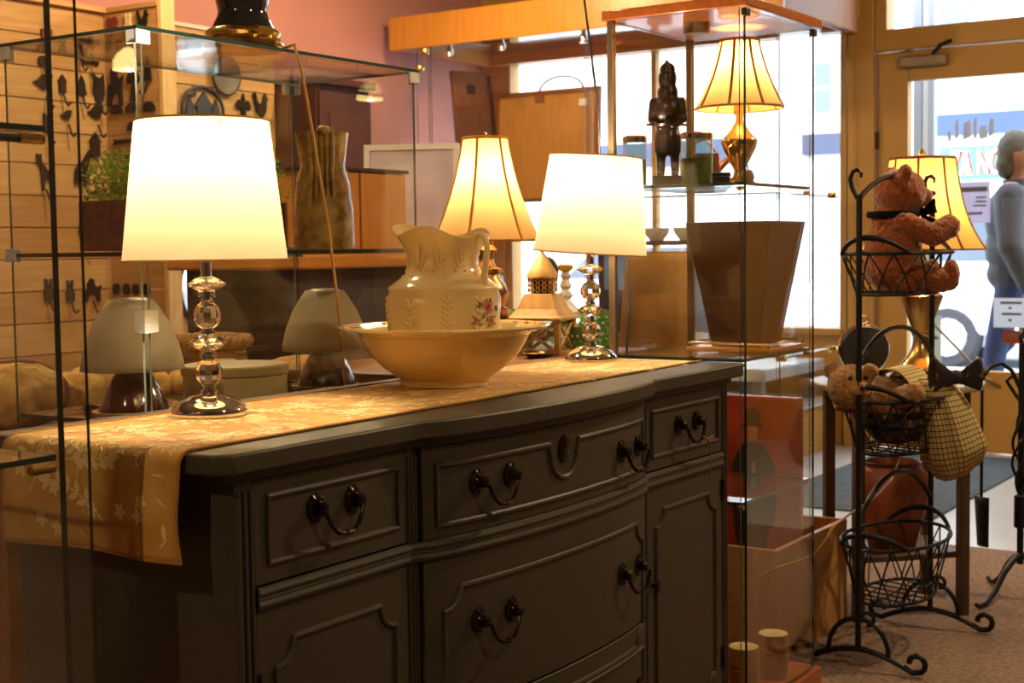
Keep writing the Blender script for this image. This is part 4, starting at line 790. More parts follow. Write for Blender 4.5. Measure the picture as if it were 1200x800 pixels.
for i in range(len(rings)-1): rf.f += [[i*4+j, i*4+(j+1) % 4, i*4+4+(j+1) % 4, i*4+4+j] for j in range(4)]
rf.f += [[3, 2, 1, 0], [20, 21, 22, 23]]; rf.m = [0]*len(rf.f); obj('roof', rf, LW, t, smooth=0, bevel=.002)
pc = MB()
for k in range(14):
    a = 2*PI*k/14
    for z in (.175, .189, .203): pc.tube([(.041*cos(a+(q*PI/4)*0)+.006*cos(q*PI/3)*-sin(a), .041*sin(a)+.006*cos(q*PI/3)*cos(a), z+.007+.006*sin(q*PI/3)) for q in range(6)], .0018, 5, closed=True)
pco = obj('pierced_collar', pc, LW, t); pco['kind'] = 'stuff'
obj('collar_lining', MB().lathe([(.034, .172), (.034, .218)], 20, cap=False), mat('dark_lining', '#4b3116', .7), t)
obj('spire', MB().lathe([(.046, .216), (.046, .222), (.035, .24), (.018, .268), (.008, .282), (.004, .285)], 24), LW, t); obj('finial_ring', MB().tube([(.009*cos(q*PI/6), 0, .293+.009*sin(q*PI/6)) for q in range(12)], .0028, 6, closed=True), LW, t)
obj('hang_tag', MB().obox(Matrix.Translation((-.03, -.046, .188)) @ Matrix.Rotation(.1, 4, 'Y'), .008, .001, .02), mat('paper_tag', '#c9a468', .8), t)
# milk glass candlestick, green dishes, chrome dish, tan shade
t = thing('candlestick', 'slim white milk-glass candlestick with a yellow top behind the crystal stem', 'candlestick', (3.61, 2.20, .9005)); t.scale = (1.35, 1.35, 1.06); obj('stick', MB().lathe([(0, 0), (.032, 0), (.034, .008), (.02, .03), (.016, .085), (.034, .095), (.036, .104), (.020, .122), (.013, .132), (.011, .14), (.017, .15), (.011, .16), (.009, .166), (.014, .176), (.010, .188), (.008, .194), (.012, .204), (.009, .214), (.0, .215)], 28), WCH, t)
obj('candle_cup', MB().lathe([(.006, .213), (.016, .222), (.018, .232), (.012, .236), (0, .234)], 20), mat('yellow_glass', '#d9b23a', .15), t)
GG = mat('green_hobnail_glass', '#6f9a4e', .12, coat=.5)
def hob(label, x, y, z, r, h):
    t = thing('glass_dish', label, 'dish', (x, y, z), group='green hobnail dishes on the counter'); m = MB().lathe([(0, 0), (r*.8, 0), (r, .01), (r, h), (r*.93, h), (r*.9, .014), (0, .01)], 24); obj('dish', m, GG, t)
    hb = MB()
    for q in range(14):
        for z_ in [.016+.016*i for i in range(int((h-.012)/.016))]: a = 2*PI*(q+(.5 if int(z_*62) % 2 else 0))/14; hb.ell((r*cos(a), r*sin(a), z_), (.006, .006, .006), 6, 4)
    o = obj('hobnails', hb, GG, t); o['kind'] = 'stuff'
hob('green hobnail glass dish on the counter beside the candlestick', 3.50, 2.07, .9005, .045, .075); hob('tall green hobnail glass dish near the end of the counter', 3.60, 2.09, .9005, .048, .115); hob('green hobnail glass dish behind the taller green dish', 3.70, 2.13, .9005, .045, .11); hob('green hobnail glass dish between candlestick and tan shade', 3.49, 2.30, .9005, .04, .12)
t = thing('chrome_dish', 'shallow chrome dish on the counter at the foot of the lantern', 'dish', (3.27, 2.08, .9005)); obj('dish', MB().lathe([(0, 0), (.03, 0), (.045, .012), (.05, .014), (.044, .016), (.03, .005), (0, .004)], 28), CHROME, t); obj('rim', MB().tube([(.049*cos(q*PI/12), .049*sin(q*PI/12), .015) for q in range(24)], .002, 6, closed=True), CHROME, t)
t = thing('pedestal_lamp', 'tall unlit tan parchment shade on a pedestal behind the glass tower', 'lamp', (4.377, 2.30, 0)); obj('shade', MB().lathe([(.135, .80), (.106, 1.15), (.102, 1.18)], 40, cap=False), mat('tan_parchment', '#b98c45', .6, var=.1, scale=8), t, solid=.003); obj('rim', MB().tube([(.102*cos(q*PI/16), .102*sin(q*PI/16), 1.18) for q in range(32)], .003, 6, closed=True), TRIMG, t); obj('pedestal', MB().lathe([(0, 0), (.14, 0), (.14, .03), (.08, .06), (.06, .74), (.12, .775), (.135, .80), (0, .80)], 32), CT, t)
tag(obj('power_cord', MB().tube([(3.08, 1.85, 2.99), (3.09, 1.82, 1.814), (3.10, 1.808, 1.687), (3.12, 1.80, 1.539), (3.143, 1.811, 1.415), (3.155, 1.776, 1.285), (3.1555, 1.738, 1.151), (3.155, 1.734, 1.048), (3.15, 1.742, .929), (3.144, 1.75, .5), (3.144, 1.76, .01)], .003, 6), CORDB), 'long black flex dropping from the ceiling in front of the picture backs', 'cord')
# ---------------------------------------------------------------- things seen through the glass cabinet
t = thing('cabinet', 'orange wooden cabinet with two doors on a rounded counter, behind the vase', 'cabinet', (3.6, 3.1, 0)); DKW = mat('dark_woven_front', '#2c1d14', .6, var=.3, scale=60, bump=.4)
obj('body', MB().box(3.28, 3.76, 2.92, 3.25, 1.19, 1.45), ORANGEWOOD, t, world=True, bevel=.003); obj('door', MB().box(3.265, 3.279, 2.925, 3.08, 1.195, 1.445), ORANGEWOOD, t, world=True, bevel=.002); obj('door', MB().box(3.265, 3.279, 3.085, 3.245, 1.195, 1.445), ORANGEWOOD, t, world=True, bevel=.002)
obj('door', MB().box(3.285, 3.515, 2.905, 2.919, 1.195, 1.445), ORANGEWOOD, t, world=True, bevel=.002); obj('door', MB().box(3.525, 3.755, 2.905, 2.919, 1.195, 1.445), ORANGEWOOD, t, world=True, bevel=.002); obj('top_board', MB().box(3.25, 3.77, 2.90, 3.26, 1.45, 1.462), DARKWOOD, t, world=True, bevel=.002)
cpoly = [(4.2, 3.4), (4.2, 2.86)]+[(3.2+.05*cos(a)-.0, 2.91+.05*sin(a)-.0) for a in [-PI/2-PI/2*i/6 for i in range(7)]]+[(3.15, 3.4)]
obj('counter_top', MB().prism(cpoly, Matrix.Translation((0, 0, 1.145)), .045), ORANGEWOOD_Y, t, world=True, bevel=.008); obj('counter_front', MB().box(3.22, 4.15, 2.93, 3.38, 0, 1.145), DKW, t, world=True)
t = thing('picture', 'white framed lilac print standing on the rounded counter by the cabinet', 'picture', (4.05, 3.05, 1.1905)); M_ = frame((.45,-.89,0), (.08,.04,1), (3.92, 3.22, 1.192)); obj('print', MB().prism([(.01, .01), (.33, .01), (.33, .37), (.01, .37)], M_, .008), mat('lilac_print', '#d6cce4', .6, var=.12, scale=9), t, world=True)
for x0, x1, y0, y1 in ((0, .34, 0, .02), (0, .34, .36, .38), (0, .02, .02, .36), (.32, .34, .02, .36)): obj('frame_bar', MB().prism([(x0, y0), (x1, y0), (x1, y1), (x0, y1)], M_, .016), mat('white_frame', '#eeedea', .5), t, world=True)
t = thing('display_table', 'wooden table with cloth bundles and a basket behind the glass cabinet', 'table', (2.6, 2.85, 0)); obj('top', MB().box(1.86, 3.10, 2.52, 3.25, .77, .80), CT, t, world=True, bevel=.004)
for x in (1.92, 3.04):
    for y in (2.58, 3.19): obj('leg', MB().box(x-.025, x+.025, y-.025, y+.025, 0, .77), CT, t, world=True, bevel=.003)
QUILT = mat('golden_quilt', '#c9963f', .9, col2='#e8c57c', scale=22, bump=.4, bscale=40)
def bundle(label, x, y, z, rx, ry, rz_, rot, tie=True):
    t = thing('cloth_bundle', label, 'cloth', (x, y, z+.013), rz=rot, group='golden quilt bundles on the table'); b = MB(); b.ell((0, 0, rz_), (rx, ry, rz_), 20, 12); b.ell((rx*.55, .0, rz_*.9), (rx*.5, ry*.95, rz_*.85)); b.ell((-rx*.55, .01, rz_*.9), (rx*.5, ry*.9, rz_*.9))
    link_mesh('cloth', remesh(b, .006, 6, .03, .075), [QUILT], t)
    if tie: obj('tie', MB().tube([(.02, (ry+.006)*cos(a), rz_+(rz_+.006)*sin(a)) for a in [2*PI*k/20 for k in range(20)]], .004, 6, closed=True), STR, t)
bundle('golden cloth bundle at the end of the table, below the iron hooks', 2.06, 2.72, .801, .14, .11, .07, .5); bundle('golden rolled quilt tied with string behind the brown bell lamp', 2.36, 2.75, .801, .17, .10, .06, .2); bundle('golden rolled quilt lying in front of the rope basket', 2.66, 2.68, .801, .16, .09, .055, .3); bundle('golden cloth bundle behind the wash bowl', 2.98, 2.66, .801, .12, .09, .05, -.3, False)
t = thing('basket', 'round tan basket with a thick plaited rope rim behind the crystal lamp', 'basket', (2.83, 2.90, .801)); RB = mat('straw_basket', '#a67a38', .8, var=.3, scale=50, bump=.6)
bk = MB()
for k in range(13): r = .10+.012*sin(PI*k/12); bk.tube([(r*cos(q*PI/14), r*sin(q*PI/14), .008+.0105*k) for q in range(28)], .0065, 6, closed=True)
bk.lathe([(0, .002), (.1, .002), (.1, .006), (0, .006)], 24); bo = obj('body', bk, RB, t); bo['kind'] = 'stuff'
for ph in (0, 2*PI/3, 4*PI/3): obj('rim_strand', MB().tube([((.112+.010*cos(q*.9+ph))*cos(q*PI/40), (.112+.010*cos(q*.9+ph))*sin(q*PI/40), .152+.010*sin(q*.9+ph)) for q in range(80)], .011, 6, closed=True), RB, t)
#PART4
# ================================================================== iron plant rack with three baskets
def rack():
    t = thing('iron_rack', 'black wrought iron stand with three hanging wire baskets and scroll feet', 'rack', (4.105, 1.363, 0))
    P = [(3.835, 1.382), (4.375, 1.344)]
    for (x, y), z1 in zip(P, (1.335, 1.335)):
        obj('post', MB().tube([(x, y, .05), (x, y, z1)], .0085, 10), IRON, t, world=True)
        s = 1
        hook = [(x, y+.004, z1-.01), (x, y+.02, z1+.02), (x, y+.026, z1+.045), (x, y+.018, z1+.066), (x, y+.004, z1+.070), (x, y-.006, z1+.060), (x, y-.004, z1+.048)]
        obj('top_curl', MB().tube(hook, [.0075, .0075, .007, .0065, .006, .005, .004], 8), IRON, t, world=True)
        # foot with scrolls, hoop above
        L = .155; pts = []
        for k in range(17):
            u = -1+2*k/16; pts.append((x, y+L*u, .012+.045*(1-abs(u)**1.8)))
        def scroll(sgn):
            return [(x, y+sgn*(L+.012+.026*sin(a)*(1-.12*a/PI)), .038-.026*cos(a)*(1-.12*a/PI)) for a in [PI*k/6 for k in range(1, 10)]]
        obj('foot', MB().tube(list(reversed(scroll(-1)))+pts+scroll(1), .0085, 8), IRON, t, world=True)
        obj('foot_hoop', MB().tube([(x, y+.088*cos(a), .045+.10*sin(a)) for a in [PI*k/14 for k in range(15)]], .007, 8), IRON, t, world=True)
        obj('foot_curl', MB().tube([(x, y-.006-.02*(1-cos(a)), .145+.018*sin(a)-.0*a) for a in [PI*1.5*k/10 for k in range(11)]], .006, 8), IRON, t, world=True)
    def arch(za, zm, zb, n=16):
        (xa, ya), (xb, yb) = P; return [(xa+(xb-xa)*k/n, ya+(yb-ya)*k/n, za+(zb-za)*k/n+(zm-(za+zb)/2)*(1-abs(2*k/n-1)**2.2)) for k in range(n+1)]
    for za, zm, zb in ((1.325, 1.395, 1.325), (.865, .955, .86), (.42, .525, .41)): obj('arch_bar', MB().tube(arch(za, zm, zb), .0075, 8), IRON, t, world=True)
    cx, cy = 4.105, 1.363
    for zr, zb in ((1.172, 1.055), (.755, .60), (.335, .165)):
        rx, ry, bx, by = .245, .145, .185, .105; N = 40
        E = lambda a, f: (cx+(rx*(1-f)+bx*f)*cos(a), cy+(ry*(1-f)+by*f)*sin(a), zr+(zb-zr)*f)
        bk = obj('basket', MB().tube([E(2*PI*k/N, 0) for k in range(N)], .0055, 8, closed=True), IRON, t, world=True)
        obj('base_ring', MB().tube([E(2*PI*k/N, 1) for k in range(N)], .005, 8, closed=True), IRON, bk, world=True)
        lt = MB()
        for k in range(14):
            a = 2*PI*k/14
            for s in (-1, 1): lt.tube([E(a+s*.42*f, f) for f in (0, .33, .66, 1)], .0025, 5)
        for k in range(-3, 4): 
            xx = bx*.9*k/3.4; hh = by*math.sqrt(max(0, 1-(xx/bx)**2)); lt.tube([(cx+xx-.03, cy-hh, zb), (cx+xx+.03, cy+hh, zb)], .0025, 5); 
        for k in range(-1, 2): yy = by*.55*k; hh = bx*math.sqrt(1-(yy/by)**2); lt.tube([(cx-hh, cy+yy, zb+.003), (cx+hh, cy+yy, zb+.003)], .0025, 5)
        lo = obj('wire_lattice', lt, IRON, bk, world=True); lo['kind'] = 'stuff'
        for s in (-1, 1): obj('grip', MB().tube([(cx+s*(rx*cos(u*.75)+.012), cy+ry*sin(u*.75)*1.0, zr+.045*(1-u*u)) for u in [-1+2*k/12 for k in range(13)]], [.006+.003*(1-abs(-1+2*k/12)) for k in range(13)], 8), IRON, bk, world=True)
        for (px_, py_), s in zip(P, (-1, 1)): obj('bracket', MB().tube([(px_, py_, zr), (cx+s*(rx-.002), cy, zr)], .005, 6), IRON, bk, world=True)
rack()
FUR = mat('rust_brown_plush', '#a4500f', .95, col2='#7c3807', scale=110, bump=.8, sheen=.6); FUR2 = mat('tan_plush', '#b27a35', .95, col2='#94642c', scale=110, bump=.8, sheen=.6); NOSE = mat('black_thread', (.01,.008,.008), .4); RIB = mat('black_ribbon', (.006,.006,.007), .9, spec=.1)
def bear_mesh(head=(0.02, 0, .285), arm=.0):
    b = MB(); h = Vector(head)
    b.ell(h, (.075, .078, .07)); b.ell(h+Vector((.06, 0, -.012)), (.038, .036, .03))
    for s in (-1, 1): b.ell(h+Vector((-.005, s*.062, .055)), (.018, .027, .026), 12, 8)
    b.ell((0, 0, .20), (.062, .065, .06)); b.ell((.0, 0, .12), (.082, .088, .09)); b.ell((.0, 0, .07), (.085, .09, .07))
    for s in (-1, 1):
        capsule(b, (.01, s*.06, .195), (.085, s*.098, .16), .034, .032); capsule(b, (.085, s*.098, .16), (.135, s*.085, .185), .032, .033)
        capsule(b, (.03, s*.06, .045), (.12, s*.075, .030), .046, .036); b.ell((.145, s*.078, .045), (.025, .034, .045), 12, 8)
    return b
dirx = math.atan2(-.80, .60)
t = thing('teddy_bear', 'rust-brown teddy bear with a black ribbon sitting in the top wire basket', 'teddy bear', (4.10, 1.375, 1.062), rz=dirx)
link_mesh('body', remesh(bear_mesh(), .006, 4, .010, .012), [FUR], t)
for s in (-1, 1): obj('eye', MB().ell((.086, s*.028, .305), (.006, .006, .007), 10, 6), NOSE, t)
obj('nose', MB().ell((.118, 0, .283), (.009, .012, .008), 10, 6), NOSE, t)
obj('ribbon', MB().tube([(.072*cos(a), .070*sin(a), .222) for a in [2*PI*k/28 for k in range(28)]], .010, 8, closed=True, flat=.5), RIB, t)
for s in (-1, 1): obj('bow_loop', MB().tube([(.08, 0, .222), (.098, s*.03, .245), (.10, s*.06, .255), (.102, s*.062, .232), (.085, s*.01, .22)], [.004, .010, .012, .010, .004], 8, flat=.45), RIB, t); obj('bow_tail', MB().tube([(.085, s*.005, .22), (.11, s*.03, .2), (.12, s*.045, .18)], [.004, .009, .010], 6, flat=.3), RIB, t)
# second bear lying in the middle basket with a checked dress
def check_mat():
    m = bpy.data.materials.new('cream_check_cotton'); m.use_nodes = True; nt = m.node_tree; N = nt.nodes; L = nt.links; b = N['Principled BSDF']; b.inputs['Roughness'].default_value = .9
    tc = N.new('ShaderNodeTexCoord'); sx = N.new('ShaderNodeSeparateXYZ'); L.new(tc.outputs['UV'], sx.inputs[0]); prev = None
    for ax in (0, 1):
        a = N.new('ShaderNodeMath'); a.operation = 'FRACT'; L.new(sx.outputs[ax], a.inputs[0]); c = N.new('ShaderNodeMath'); c.operation = 'LESS_THAN'; c.inputs[1].default_value = .18; L.new(a.outputs[0], c.inputs[0])
        if prev: mx = N.new('ShaderNodeMath'); mx.operation = 'MAXIMUM'; L.new(prev.outputs[0], mx.inputs[0]); L.new(c.outputs[0], mx.inputs[1]); prev = mx
        else: prev = c
    mix = N.new('ShaderNodeMix'); mix.data_type = 'RGBA'; mix.inputs[6].default_value = srgb('#bfa76e'); mix.inputs[7].default_value = srgb('#3b2c1e'); L.new(prev.outputs[0], mix.inputs[0]); L.new(mix.outputs[2], b.inputs['Base Color']); return m
CHECK = check_mat(); FLORAL = mat('dark_floral_cotton', '#2a2226', .9, col2='#b5735a', scale=32)
MATS['dark_floral_cotton'].node_tree.nodes['Color Ramp'].color_ramp.elements[0].position = .30; MATS['dark_floral_cotton'].node_tree.nodes['Color Ramp'].color_ramp.elements[1].position = .42
def uvgrid(name, fn, nu, nv, us, vs_, m_, parent, solid=.003):
    me = bpy.data.meshes.new(name); V = [fn(i/nu, j/nv) for i in range(nu+1) for j in range(nv+1)]; uv = [(us*i/nu, vs_*j/nv) for i in range(nu+1) for j in range(nv+1)]
    me.from_pydata(V, [], [(i*(nv+1)+j, (i+1)*(nv+1)+j, (i+1)*(nv+1)+j+1, i*(nv+1)+j+1) for i in range(nu) for j in range(nv)]); ul = me.uv_layers.new(name='UVMap')
    for l in me.loops: ul.data[l.index].uv = uv[l.vertex_index]
    me.polygons.foreach_set('use_smooth', [True]*len(me.polygons)); o = link_mesh(name, me, [m_], parent)
    if solid: md = o.modifiers.new('thickness', 'SOLIDIFY'); md.thickness = solid
    return o
t = thing('teddy_bear', 'fuzzy tan teddy bear in a checked dress lying across the middle basket', 'teddy bear', (4.0, 1.36, .61))
b = MB(); hc = Vector((-.115, .065, .185)); b.ell(hc, (.062, .066, .062)); b.ell(hc+Vector((-.035, -.035, .0)), (.03, .03, .026))
for s in (-1, 1): b.ell(hc+Vector((.0, s*.055, .045)), (.02, .026, .024), 12, 8)
capsule(b, hc+Vector((.04, -.01, -.01)), (.02, .03, .15), .04, .06); b.ell((.09, .0, .13), (.10, .075, .07)); capsule(b, (.0, -.05, .15), (-.05, -.10, .17), .03, .028); capsule(b, (.02, .08, .12), (-.03, .12, .13), .03, .028)
link_mesh('body', remesh(b, .006, 4, .014, .012), [FUR2], t)
for s in (0, 1): obj('eye', MB().ell(hc+Vector((-.055+.03*s, -.02-.035*s, .03)), (.006,)*3, 8, 6), NOSE, t)
obj('nose', MB().ell(hc+Vector((-.058, -.058, .005)), (.009, .009, .008), 8, 6), NOSE, t)
uvgrid('bodice', lambda u, v: ((.0+.19*v), .0+.085*cos(2*PI*u)*(1+.1*sin(9*u*PI)), .15+.078*sin(2*PI*u)), 28, 10, 34, 12, CHECK, t)
def skirt(u, v):
    a = 2*PI*u; r = .045+.062*(v**.6)*(1-.75*max(0, v-.78)/.22)+(.010*sin(7*a)+.006*sin(12*a+1))*v*(1-.5*v)
    return (.135+.03*v+r*cos(a)*1.0, -.085-.075*v**.6+r*sin(a)*.9, .195-.265*v+.03*v*cos(a+.6))
uvgrid('skirt', skirt, 56, 20, 44, 18, CHECK, t)
for s in (-1, 1): uvgrid('bow_loop', lambda u, v, s=s: (.12+.01*s+.036*s*v, -.165-.055*s*v-.009*sin(2*PI*u)*(.3+v), .198+.012*v+.050*cos(2*PI*u)*(.25+.75*v)), 16, 8, 1, 1, FLORAL, t)
obj('bow_knot', MB().ell((.12, -.165, .202), (.02, .018, .022)), FLORAL, t)
t = thing('cushion', 'dark floral cushion filling the middle wire basket under the tan bear', 'cushion', (4.12, 1.36, .607)); cu = MB(); cu.ell((0, 0, .065), (.16, .092, .06), 24, 12); link_mesh('cover', remesh(cu, .008, 3, .01, .05), [FLORAL], t); obj('piping', MB().tube([(.162*cos(q*PI/16), .094*sin(q*PI/16), .065) for q in range(32)], .004, 6, closed=True), RIB, t)
# ================================================================== table with brass lamp, clock, pot
t = thing('plant_table', 'worn wooden four-legged table under the big brass lamp', 'table', (4.555, 1.53, 0))
LG = [(4.318, 1.556), (4.578, 1.302), (4.80, 1.49), (4.53, 1.735)]
for x, y in LG: obj('leg', MB().obox(Matrix.Translation((x, y, .365)) @ Matrix.Rotation(rad(42), 4, 'Z'), .017, .017, .365), TABLEWOOD, t, world=True, bevel=.003)
obj('top', MB().lathe([(0, .73), (.275, .73), (.28, .735), (.28, .747), (.275, .752), (0, .752)], 48, (4.57, 1.52, 0)), mat('dull_table_top', '#8f8a82', .4, var=.1, scale=5), t, world=True)
cxy = Vector((4.556, 1.52)); q4 = [(cxy.x+(x-cxy.x)*.96, cxy.y+(y-cxy.y)*.96) for x, y in LG]; obj('lower_shelf', MB().prism(q4[::-1], Matrix.Translation((0, 0, .185)), .02), TABLEWOOD, t, world=True, bevel=.003)
for i in range(4):
    a, b_ = LG[i], LG[(i+1) % 4]; obj('apron', MB().tube([(a[0], a[1], .70), (b_[0], b_[1], .70)], .018, 4), TABLEWOOD, t, world=True)
t = thing('table_lamp', 'large lit brass urn lamp with a flared golden shade on the table', 'lamp', (4.615, 1.452, .753)); GB = mat('warm_brass', (.42,.27,.10), .26, 1, var=.15, scale=10)
obj('base', MB().lathe([(0, 0), (.098, 0), (.102, .006), (.100, .016), (.085, .026), (.083, .034), (.070, .046), (.058, .062), (.05, .07), (.046, .076), (.034, .095), (.026, .125), (.024, .140), (.030, .146), (.032, .156), (.028, .163), (.036, .185), (.052, .225), (.066, .262), (.070, .275), (.062, .282), (.03, .29), (.02, .305), (.016, .33), (.010, .335), (.010, .43), (0, .43)], 40), GB, t)
bell_shade(t, .425, .295, .198, .103, 8, shade_mat('golden_shade', '#ebb566', .22), mat('brown_trim', '#8a5320', .7), flare=3.0, mixf=.62); obj('finial', MB().lathe([(0, .72), (.008, .72), (.012, .735), (.006, .75), (0, .753)], 14), BRASS, t); point(t, (0, 0, .60), 6.5, (1, .80, .52), .028)
t = thing('clock', 'round black-backed clock with a chrome rim standing on the table', 'clock', (4.665, 1.66, .7525), rz=rad(33.55))
CK = MB().lathe([(0, 0), (.078, 0), (.082, .004), (.082, .03), (0, .03)], 40); CK.v = [(z, x, y+.088) for x, y, z in CK.v]; obj('back', CK, mat('black_clock_back', (.012,.012,.013), .35), t)
obj('rim', MB().tube([(.018, .083*cos(q*PI/20), .088+.083*sin(q*PI/20)) for q in range(40)], .006, 8, closed=True), CHROME, t); obj('ring', MB().tube([(.015, .014*cos(q*PI/8), .190+.014*sin(q*PI/8)) for q in range(16)], .0025, 6, closed=True), CHROME, t); obj('foot', MB().tube([(.015, -.03, 0.003), (.015, -.03, .02)], .005, 6).tube([(.015, .03, .003), (.015, .03, .02)], .005, 6), CHROME, t); obj('winding_key', MB().obox(Matrix.Translation((-.004, .01, .075)), .004, .02, .005), OLDBRASS, t); obj('knob', MB().ell((.015, 0, .174), (.007, .007, .007), 10, 6), BRASS, t)
t = thing('clay_pot', 'round brown terracotta pot on the lower shelf of the table', 'pot', (4.55, 1.525, .206)); obj('pot', MB().lathe([(0, 0), (.075, 0), (.078, .006), (.09, .06), (.112, .14), (.122, .20), (.118, .235), (.098, .258), (.09, .265), (.092, .278), (.086, .28), (.08, .262), (.09, .2), (.06, .02), (0, .015)], 40), mat('terracotta', '#9a5636', .5, var=.2, scale=8), t); obj('rim_band', MB().tube([(.0905*cos(q*PI/18), .0905*sin(q*PI/18), .278) for q in range(36)], .0045, 6, closed=True), mat('dark_terracotta', '#3a2016', .45), t)
tag(obj('lamp_flex', MB().tube([(4.56, 1.36, .758), (4.46, 1.262, .757), (4.44, 1.27, .72), (4.45, 1.40, .58), (4.45, 1.454, .546), (4.281, 1.437, .471), (4.10, 1.415, .455), (3.951, 1.405, .448), (3.82, 1.405, .440), (3.69, 1.40, .43), (3.665, 1.41, .40), (3.66, 1.44, .355), (3.66, 1.49, .33), (3.665, 1.56, .30), (3.69, 1.70, .22), (3.70, 1.80, .006)], .0032, 8), mat('amber_flex', '#b5822f', .4)), 'amber flex trailing from the table past the rack to the floor', 'cord')
# ================================================================== plywood box, red picture
t = thing('wooden_box', 'open plywood storage box on the carpet behind the glass tower', 'box', (4.03, 1.85, 0))
for n_, bx_ in (('side_board', (3.75, 4.31, 1.59, 1.608, 0, .33)), ('side_board', (3.75, 4.31, 2.09, 2.108, 0, .33)), ('end_board', (3.75, 3.768, 1.608, 2.09, 0, .33)), ('end_board', (4.292, 4.31, 1.608, 2.09, 0, .33)), ('bottom_board', (3.768, 4.292, 1.608, 2.09, .004, .02))): obj(n_, MB().box(*bx_), LIGHTWOOD, t, world=True, bevel=.002)
t = thing('painting', 'red panel painted with a soldier in dark uniform, standing in the plywood box', 'painting', (4.07, 1.83, .021))
REDP = mat('oxblood_panel', '#93291a', .4, col2='#a8371c', scale=8, coat=.2); SOL = mat('painted_dark_uniform', '#2a2318', .5); FACE = mat('painted_face', '#b0764c', .5); ORP = mat('painted_orange', '#94401c', .5)
obj('panel', MB().box(4.06, 4.085, 1.645, 1.985, .021, .735), REDP, t, world=True, bevel=.004)
Mp = frame((0,-1,0), (0,0,1), (4.0592, 1.80, .15)) @ Matrix.Diagonal((.8, 1, 1, 1))

def flat(name, poly, m_, k): obj(name, MB().prism(poly, Mp @ Matrix.Translation((0, 0, .0004*k)), .001), m_, t, world=True, smooth=0)
flat('painted_glow', [(-.10, .28), (-.06, .46), (.02, .52), (.03, .30), (-.02, .06)], ORP, 0); flat('painted_coat', [(-.075, .14), (-.095, .30), (-.085, .38), (-.05, .43), (.0, .45), (.05, .43), (.085, .38), (.10, .27), (.085, .20), (.06, .15), (.05, .06), (-.05, .06)], SOL, 1); flat('painted_face', [(-.018, .44), (-.02, .49), (.0, .51), (.018, .49), (.014, .445)], FACE, 2); flat('painted_hat', [(-.055, .49), (-.03, .50), (-.028, .54), (0, .555), (.028, .54), (.03, .50), (.05, .487), (.0, .492)], SOL, 3); flat('painted_trousers', [(-.035, -.09), (-.04, .06), (.04, .06), (.035, -.09), (.01, -.09), (.0, .04), (-.01, -.09)], ORP, 0); flat('painted_shirt', [(-.01, .30), (-.005, .38), (.008, .38), (.012, .30)], mat('painted_grey', '#8a8478', .5), 3)
# ================================================================== fireplace tools
t = thing('fireplace_tools', 'black iron fireplace tool stand with a hanging shovel', 'fireplace tools', (4.875, 1.195, 0)); x, y = 4.875, 1.195
obj('post', MB().tube([(x, y, .12), (x, y, .86)], .011, 10), IRON, t, world=True)
for k in range(4): obj('cage_wire', MB().tube([(x+(.008+.022*sin(PI*u))*cos(k*PI/2+5*u), y+(.008+.022*sin(PI*u))*sin(k*PI/2+5*u), .36+.26*u) for u in [i/14 for i in range(15)]], .005, 6), IRON, t, world=True)
obj('sleeve', MB().lathe([(.012, .24), (.022, .245), (.022, .35), (.012, .355)], 12, (x, y, 0)), IRON, t, world=True); obj('top_ring', MB().tube([(x+.024*cos(q*PI/8), y, .885+.024*sin(q*PI/8)) for q in range(16)], .006, 6, closed=True), IRON, t, world=True)
for a in (rad(160), rad(40), rad(280)):
    c_, s_ = cos(a), sin(a); obj('leg', MB().tube([(x+c_*r, y+s_*r, z) for r, z in ((.005, .15), (.04, .135), (.09, .10), (.14, .045), (.19, .014), (.225, .010), (.24, .018))], [.010, .010, .010, .009, .009, .008, .007], 8), IRON, t, world=True)
obj('hook_arm', MB().tube([(x, y, .70), (x-.01, y+.03, .77), (x-.025, y+.06, .795), (x-.045, y+.09, .785), (x-.062, y+.108, .755), (x-.06, y+.115, .735)], .007, 8), IRON, t, world=True); obj('hook_arm', MB().tube([(x, y, .66), (x+.01, y+.03, .70), (x+.0, y+.05, .735), (x-.01, y+.03, .75)], .006, 8), IRON, t, world=True); obj('hook_arm', MB().tube([(x, y, .74), (x+.03, y-.05, .80), (x+.06, y-.10, .76)], .007, 8), IRON, t, world=True)
t = thing('fire_shovel', 'black iron hearth shovel hanging from the fireplace tool stand', 'shovel', (4.812, 1.308, .18)); obj('shaft', MB().tube([(0, 0, .15), (0, 0, .56)], .0055, 8).tube([(.0, .0, .57), (.0, .012, .585), (0, 0, .60), (0, -.012, .585)], .004, 6, closed=True), IRON, t)
bl = obj('blade', MB().grid(lambda u, v: (.012*(2*u-1)**2+.006*v-.01, .085*(u-.5)*(1-.25*v), .17-.17*v), 8, 6), IRON, t, solid=.004); bl.rotation_euler = (0, 0, rad(-42))
# brass brace bar across the door glass
obj('push_bar', MB().tube([(8.13, 2.55, .80), (8.12, 2.18, .43)], .008, 8).tube([(8.13, 2.55, .80), (8.19, 2.66, .90)], .012, 8).tube([(8.12, 2.18, .43), (8.18, 2.12, .38)], .012, 8), mat('pale_brass_bar', '#7d5f30', .45, .3), dr)
